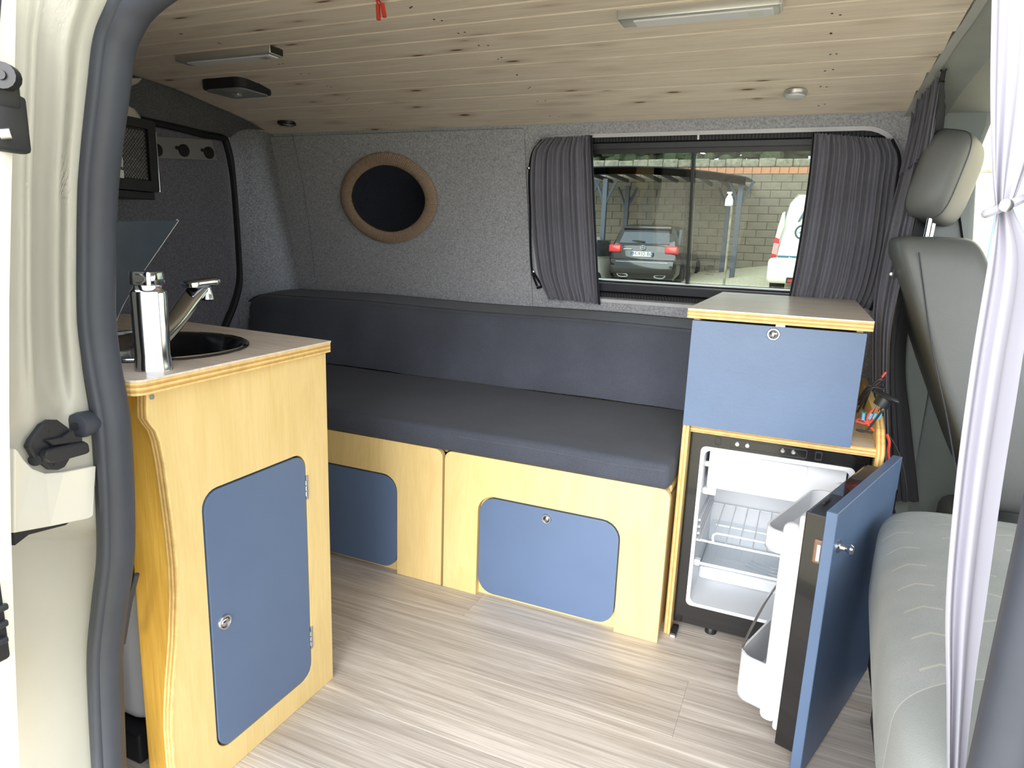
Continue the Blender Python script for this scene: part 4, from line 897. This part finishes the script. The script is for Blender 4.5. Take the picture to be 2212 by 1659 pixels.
# ================================================================== OUTSIDE
gb = NB(); grid(gb, lambda s, t: Vector((-40+80*s, -30+70*t, ground_z(-40+80*s, -30+70*t)*(1 if True else 0))), 4, 4)
for v in gb.verts: v.co.z = max(-3.2, min(1.8, v.co.z))
gb.free(); gb = NB()
grid(gb, lambda s, t: Vector((-14+28*s, -12+34*t, ground_z(-14+28*s, -12+34*t))), 8, 8)
struct('ground', gb, 'gravel', 'pale gravel yard sloping up to the block wall')
WY = 18.0; WT = 2.88
yw = struct('wall_yard', box(NB(), -9.5, WY+.03, -1.4, 7, WY+.30, WT), 'mortar', 'concrete block yard wall with brick course and stone coping')
BW, BH = .50, .205; bm_ = NB(); box(bm_, -BW/2+.008, 0, .006, BW/2-.008, .04, BH-.006, .006, 1)
me = None
for j in range(15):
    z = WT-(j+1)*BH
    for i in range(18):
        x = -6.6+(i+(.5 if j % 2 else 0))*BW
        if me is None: o = me = local('concrete_block', bm_, 'block', yw)
        else: o = dup(me, yw, (0, 0, 0))
        o.location = Vector((x, WY-.0+random.uniform(-.006, .006), z))-yw.location
bb = NB(); box(bb, -.108, 0, 0, .108, .05, .17, .006, 1); br = None
for i in range(40):
    if br is None: o = br = local('brick', bb, 'brick', yw)
    else: o = dup(br, yw, (0, 0, 0))
    o.location = Vector((-6.4+i*.226, WY-.01, WT+.004))-yw.location
obj('brick_backing', box(NB(), -9.5, WY+.04, WT, 7, WY+.28, WT+.18), 'brick', yw)
for i in range(22):
    b = NB(); w = .42; box(b, -6.6+i*w+.004, WY-.06, WT+.18, -6.6+(i+1)*w-.004, WY+.36, WT+.40+random.uniform(-.03, .03), .03, 2)
    obj('coping_stone', b, 'coping', yw)
b = NB()
for i in range(700):
    p = Vector((random.uniform(-8, 4), WY+random.uniform(.9, 2.2), random.uniform(2.6, 4.6))); s = random.uniform(.12, .35)
    superbox(b, p, (s, s, s*.8), .9, 7, 5)
tag(obj('hedge', b, 'foliage'), 'dark green hedge behind the yard wall', 'hedge', kind='stuff')
tr = bpy.data.objects['hedge']; tr.location.z = tr.location.z
# carport
cp = thing('carport', 'dark steel carport with curved roof over the parked cars', 'carport', (-3, 16.2, -.1))
CX0, CX1 = -7.2, -.72
def croof(s, t):
    x = CX0+(CX1-CX0)*s; z = 2.78-.26*((x+3.6)/2.9)**2*(1 if x > -3.6 else .5); return Vector((x, 15.0+2.85*t, z+.10*math.sin(PI*t*.5)))
obj('roof_sheet', grid(NB(), croof, 40, 4, .05), 'roofsheet', cp, True)
obj('roof_beam', grid(NB(), lambda s, t: croof(s, 0)+Vector((0, -.02, -.03-.16*t)), 40, 2, .06), 'steelgrey', cp, True)
for i in range(9):
    x = -4.6+i*.46; obj('rafter', box(NB(), x-.03, 15.05, croof((x-CX0)/(CX1-CX0), 0).z-.14, x+.03, 17.75, croof((x-CX0)/(CX1-CX0), 0).z-.05), 'steelgrey', cp)
for u, y in ((1304, 15.2), (1352, 17.2), (1594, 15.3), (1570, 17.2), (1268, 15.2)):
    p = PY(u, 470, y); top = 2.50; g_ = ground_z(p.x, y); po = obj('carport_post', box(NB(), p.x-.055, y-.055, g_-.05, p.x+.055, y+.055, top), 'steelgrey', cp)
    for sx in (-1, 1): obj('brace', tube(NB(), smoothpath([(p.x, y, 1.85), (p.x+sx*.12, y, 2.15), (p.x+sx*.27, y, 2.46)], 5), .035, 6), 'steelgrey', po)
# low kerb block and post with the spray bottle
tag(obj('wooden_post', box(NB(), *(PY(1566, 600, 13)-Vector((0, .05, .4))), *(PY(1580, 445, 13)+Vector((0, .05, -.0))), .01), 'coping'), 'thin weathered post in the yard carrying a spray bottle', 'post')
sbp = PY(1574, 445, 13)
spb = thing('spray_bottle', 'white spray bottle standing on the thin post outside', 'bottle', sbp)
obj('bottle_body', lathe(NB(), [(.075, 0), (.08, .02), (.078, .12), (.05, .19), (.028, .215)], Matrix.Translation(sbp), 18), 'white', spb, True)
obj('spray_head', box(box(NB(), sbp.x-.03, 12.97, sbp.z+.205, sbp.x+.03, 13.03, sbp.z+.265, .008), sbp.x-.055, 12.98, sbp.z+.24, sbp.x+.045, 13.02, sbp.z+.275, .006), 'white', spb)

# ---- cars
def loft(b, secs):
    """secs: list of rings (same count) -> skin"""
    R = [[b.verts.new(p) for p in s] for s in secs]; n = len(R[0])
    for A, B in zip(R, R[1:]):
        for k in range(n): b.faces.new((A[k], A[(k+1) % n], B[(k+1) % n], B[k]))
    b.faces.new(R[0][::-1]); b.faces.new(R[-1]); return b
def hatch(name, label, cx, y0, paint, group=None, plate_text=None, rz=0):
    g_ = ground_z(cx, y0)+.02
    t = thing(name, label, 'car', (cx, y0, g_), group)
    def S(y, hw, z0, z1, k=.86, low=.9):      # body ring at depth y
        return [Vector((cx+a*hw, y0+y, g_+z)) for a, z in ((-low, z0), (-1, z0+.16), (-1, z0+(z1-z0)*.62), (-k, z1), (-.4*k, z1+.025), (.4*k, z1+.025), (k, z1), (1, z0+(z1-z0)*.62), (1, z0+.16), (low, z0))]
    obj('body', loft(NB(), [S(0, .74, .26, .70), S(.05, .80, .20, .95), S(.25, .83, .18, 1.00), S(1.2, .84, .18, .98), S(2.6, .84, .18, .95), S(3.6, .81, .2, .88), S(4.1, .72, .3, .74)]), paint, t, True)
    def Cn(y, hw, z0, z1, k=.84): return [Vector((cx+a*hw, y0+y, g_+z)) for a, z in ((-1, z0), (-k, z1-.03), (-.6*k, z1), (.6*k, z1), (k, z1-.03), (1, z0))]
    obj('cabin', loft(NB(), [Cn(.10, .77, .93, .98, .95), Cn(.42, .74, .95, 1.42, .86), Cn(.8, .74, .95, 1.49, .84), Cn(1.9, .74, .95, 1.48, .84), Cn(2.9, .72, .92, .97, .9)]), paint, t, True)
    # rear window follows the slope of the hatch
    w = [Vector((cx+a, y0+y, g_+z)) for a, y, z in ((-.60, .115, 1.02), (.60, .115, 1.02), (.53, .345, 1.33), (.0, .35, 1.345), (-.53, .345, 1.33))]
    nrm = Vector((0, -.82, .57)); obj('rear_window', faceset(NB(), [p+nrm*.012 for p in w]+[p-nrm*.02 for p in w], [(0, 1, 2, 3, 4), (5, 9, 8, 7, 6)]+[(i, (i+1) % 5, 5+(i+1) % 5, 5+i) for i in range(5)]), 'carglass', t)
    obj('spoiler', box(NB(), cx-.58, y0+.27, g_+1.36, cx+.58, y0+.55, g_+1.43, .02), paint, t, True)
    for sx in (-1, 1):
        b = NB(); box(b, cx+sx*.80-.02-(.26 if sx > 0 else 0), y0-.035, g_+.80, cx+sx*.80+.02+(.26 if sx < 0 else 0), y0+.28, g_+.98, .035, 3); obj('tail_lamp', b, 'tail', t, True)
        sw = [Vector((cx+sx*.748, y0+y, g_+z)) for y, z in ((.62, 1.0), (2.4, 1.0), (1.9, 1.38), (.8, 1.38))]
        obj('side_window', faceset(NB(), [p+Vector((sx*.0, 0, 0)) for p in sw]+[p-Vector((sx*.06, 0, 0)) for p in sw], [(0, 1, 2, 3), (7, 6, 5, 4)]+[(i, (i+1) % 4, 4+(i+1) % 4, 4+i) for i in range(4)]), 'carglass', t)
        for yy in (.75, 3.35):
            wh = obj('wheel', lathe(NB(), [(.17, -.11), (.30, -.11), (.325, -.08), (.325, .08), (.30, .11), (.17, .11)], axis((cx+sx*.74, y0+yy, g_+.305), (sx, 0, 0)), 26), 'tyre', t, True)
            obj('hub', lathe(NB(), [(.20, .085), (.17, .108), (.05, .10), (0, .105)], axis((cx+sx*.74, y0+yy, g_+.305), (sx, 0, 0)), 20), 'darkmetal', wh, True)
        obj('exhaust_trim', tube(NB(), smoothpath([(cx+sx*.58, y0-.012, g_+.30), (cx+sx*.38, y0-.012, g_+.30), (cx+sx*.32, y0-.012, g_+.25), (cx+sx*.50, y0-.012, g_+.23)], 4, True), .012, 6, True), 'chrome', t, True)
    obj('bumper', box(NB(), cx-.78, y0-.05, g_+.30, cx+.78, y0+.3, g_+.66, .05, 3), paint, t, True)
    obj('bumper_trim', box(NB(), cx-.62, y0-.066, g_+.585, cx+.62, y0-.03, g_+.60, .004), 'chrome', t)
    if plate_text:
        pl_ = obj('number_plate', box(NB(), cx-.255, y0-.050, g_+.72, cx+.255, y0-.03, g_+.835, .004), 'plate', t)
        textmesh('plate_text', plate_text, .115, frame((cx, y0-.0505, g_+.778), (1, 0, 0), (0, -1, 0)), 'ink', pl_, .001)
        for sx in (-1, 1): obj('plate_band', box(NB(), cx+sx*.235-.02, y0-.0505, g_+.722, cx+sx*.235+.02, y0-.0495, g_+.833), plain('plate_blue', (96, 116, 170), .5), pl_)
        e = Vector((cx, y0+.02, g_+.93)); M = frame(e+Vector((0, -.045, 0)), (1, 0, 0), (0, -1, .25))
        em = obj('emblem', tube(NB(), [M @ Vector((.052*math.cos(a*PI/12), .052*math.sin(a*PI/12), 0)) for a in range(24)], .007, 6, True), 'chrome', t, True)
        for k in range(3): a = PI/2+k*2*PI/3; obj('emblem_spoke', tube(NB(), [M @ Vector((0, 0, .002)), M @ Vector((.05*math.cos(a), .05*math.sin(a), 0))], [.009, .003], 6), 'chrome', em, True)
        obj('model_badge', box(NB(), cx-.46, y0-.012, g_+.875, cx-.26, y0+.004, g_+.895, .002), 'chrome', t)
        obj('wiper', tube(NB(), [(cx+.02, y0+.10, g_+1.06), (cx-.10, y0+.10, g_+1.075), (cx-.30, y0+.13, g_+1.09)], [.022, .018, .006], 6), 'black', t, True)
        obj('roof_antenna', tube(NB(), [(cx+.05, y0+.6, g_+1.48), (cx+.07, y0+.72, g_+1.56)], [.012, .003], 6), 'black', t, True)
    return t
hatch('hatchback_car', 'black hatchback with red tail lamps and number plate FM-932-BQ under the carport', -2.83, 14.5, 'carblack', None, 'FM-932-BQ')
hatch('parked_car', 'white car partly hidden behind the left curtain and carport post', -4.70, 13.7, 'body')
# white van
vn = thing('white_van', 'white delivery van seen from behind at the right of the window', 'van', (1.2, 10, .1))
vy = 10.0; vx0, vx1 = .23, 2.2; vg = ground_z(.9, 10)+.0
def VS(y, ins, zt_, zb_): 
    return [Vector((x, vy+y, z)) for x, z in ((vx0+ins+.06, zb_), (vx0+ins, zb_+.15), (vx0+ins+.02, .95), (vx0+ins+.16, zt_-.14), (vx0+ins+.26, zt_), (vx1-ins-.26, zt_), (vx1-ins-.16, zt_-.14), (vx1-ins-.02, .95), (vx1-ins, zb_+.15), (vx1-ins-.06, zb_))]
obj('body', loft(NB(), [VS(0, .10, 1.70, .50), VS(.05, .06, 1.77, .46), VS(.3, .03, 1.80, .42), VS(3.4, .03, 1.80, .42), VS(4.4, .08, 1.2, .45), VS(4.9, .2, .9, .5)]), 'body', vn, True)
obj('rear_bumper', box(NB(), vx0-.02, vy-.10, .42, vx1+.02, vy+.3, .82, .08, 3), 'body', vn, True)
obj('bumper_insert', box(NB(), vx0+.28, vy-.115, .43, vx1-.28, vy-.08, .52, .01), 'rubber_dk', vn); obj('reflector', box(NB(), vx0+.30, vy-.122, .445, vx0+.46, vy-.11, .49, .006), 'tail', vn)
tl = [(.36, 1.50), (.40, 1.52), (.41, 1.30), (.36, 1.10), (.345, .80), (.30, .74), (.265, .80), (.28, 1.0), (.32, 1.30)]
lmp = obj('tail_lamp', plate(NB(), [(x-.02, z) for x, z in tl], [], vy-.03, vy+.03, fY), 'whitedull', vn, bev=.005)
obj('red_lens', plate(NB(), [(x-.02, z) for x, z in ((.345, .80), (.30, .74), (.265, .80), (.272, .88), (.345, .86))], [], vy-.036, vy, fY), 'tail', lmp)
obj('red_lens', plate(NB(), [(x-.02, z) for x, z in ((.36, 1.10), (.365, 1.03), (.284, 1.04), (.292, 1.13))], [], vy-.036, vy, fY), 'tail', lmp)
obj('pink_lens', plate(NB(), [(x-.02, z) for x, z in ((.363, 1.02), (.345, .87), (.275, .89), (.284, 1.03))], [], vy-.034, vy, fY), plain('pink_lens', (206, 150, 150), .3), lmp)
obj('wing_mirror', box(NB(), vx0-.07, vy+3.2, 1.22, vx0+.05, vy+3.3, 1.52, .03, 3), 'black', vn, True)
obj('teal_band', box(NB(), .345, vy-.012, .79, vx1-.12, vy+.02, .85), 'teal', vn)
obj('handle_trim', plate(NB(), [(.41, .665), (.47, .725), (1.6, .725), (1.6, .69), (.52, .665)], [], vy-.03, vy+.02, fY), 'darkmetal', vn)
vp = obj('number_plate', box(NB(), .44, vy-.02, .555, .96, vy+.01, .655, .003), 'plate', vn); obj('plate_band', box(NB(), .442, vy-.0215, .557, .475, vy-.02, .653), 'teal', vp)
vm = lambda x, z: frame((x, vy-.0225, z), (1, 0, 0), (0, -1, 0))
textmesh('plate_text', 'GF', .115, vm(.545, .602), 'ink', vp, .001)
textmesh('side_letter', 'A', .26, frame((.66, vy-.005, 1.45), (1, .1, 0), (0, -1, .05)), 'tealtext', vn, .03)
textmesh('band_text', 'hs', .06, frame((.53, vy-.0145, .82), (1, 0, 0), (0, -1, 0)), 'plate', vn, .002)
obj('round_emblem', tube(NB(), [Vector((.645+.085*math.cos(a*PI/14), vy+.0, 1.215+.095*math.sin(a*PI/14))) for a in range(28)], .016, 6, True), 'tealtext', vn, True)
obj('emblem_arrow', plate(NB(), [(.60, 1.20), (.645, 1.235), (.69, 1.20), (.665, 1.205), (.665, 1.17), (.625, 1.205)], [], vy-.02, vy+.03, fY), 'tealtext', vn)
for sx, x in ((-1, vx0+.12), (1, vx1-.12)):
    for yy in (.9, 3.9): obj('wheel', lathe(NB(), [(.17, -.11), (.31, -.11), (.33, -.08), (.33, .08), (.31, .11), (.17, .11), (0, .08)], axis((x, vy+yy, .46), (sx, 0, 0)), 24), 'tyre', vn, True)
# building seen past the driver seat
hb = thing('yard_building', 'cream rendered building with pale blue door seen past the driver seat', 'building', (9, 10, .5))
obj('render_wall', box(NB(), 3.3, 10.2, -.6, 14, 13, 6.0), 'cream', hb)
p = PY(2118, 640, 10.15); q = PY(2152, 430, 10.15)
obj('blue_door', box(NB(), p.x, 10.13, -.3, q.x+1.2, 10.21, q.z), 'shutter', hb); obj('window_lintel', box(NB(), p.x-1.5, 10.15, PY(2125, 372, 10.15).z, q.x+1.0, 10.21, PY(2125, 364, 10.15).z), 'coping', hb)
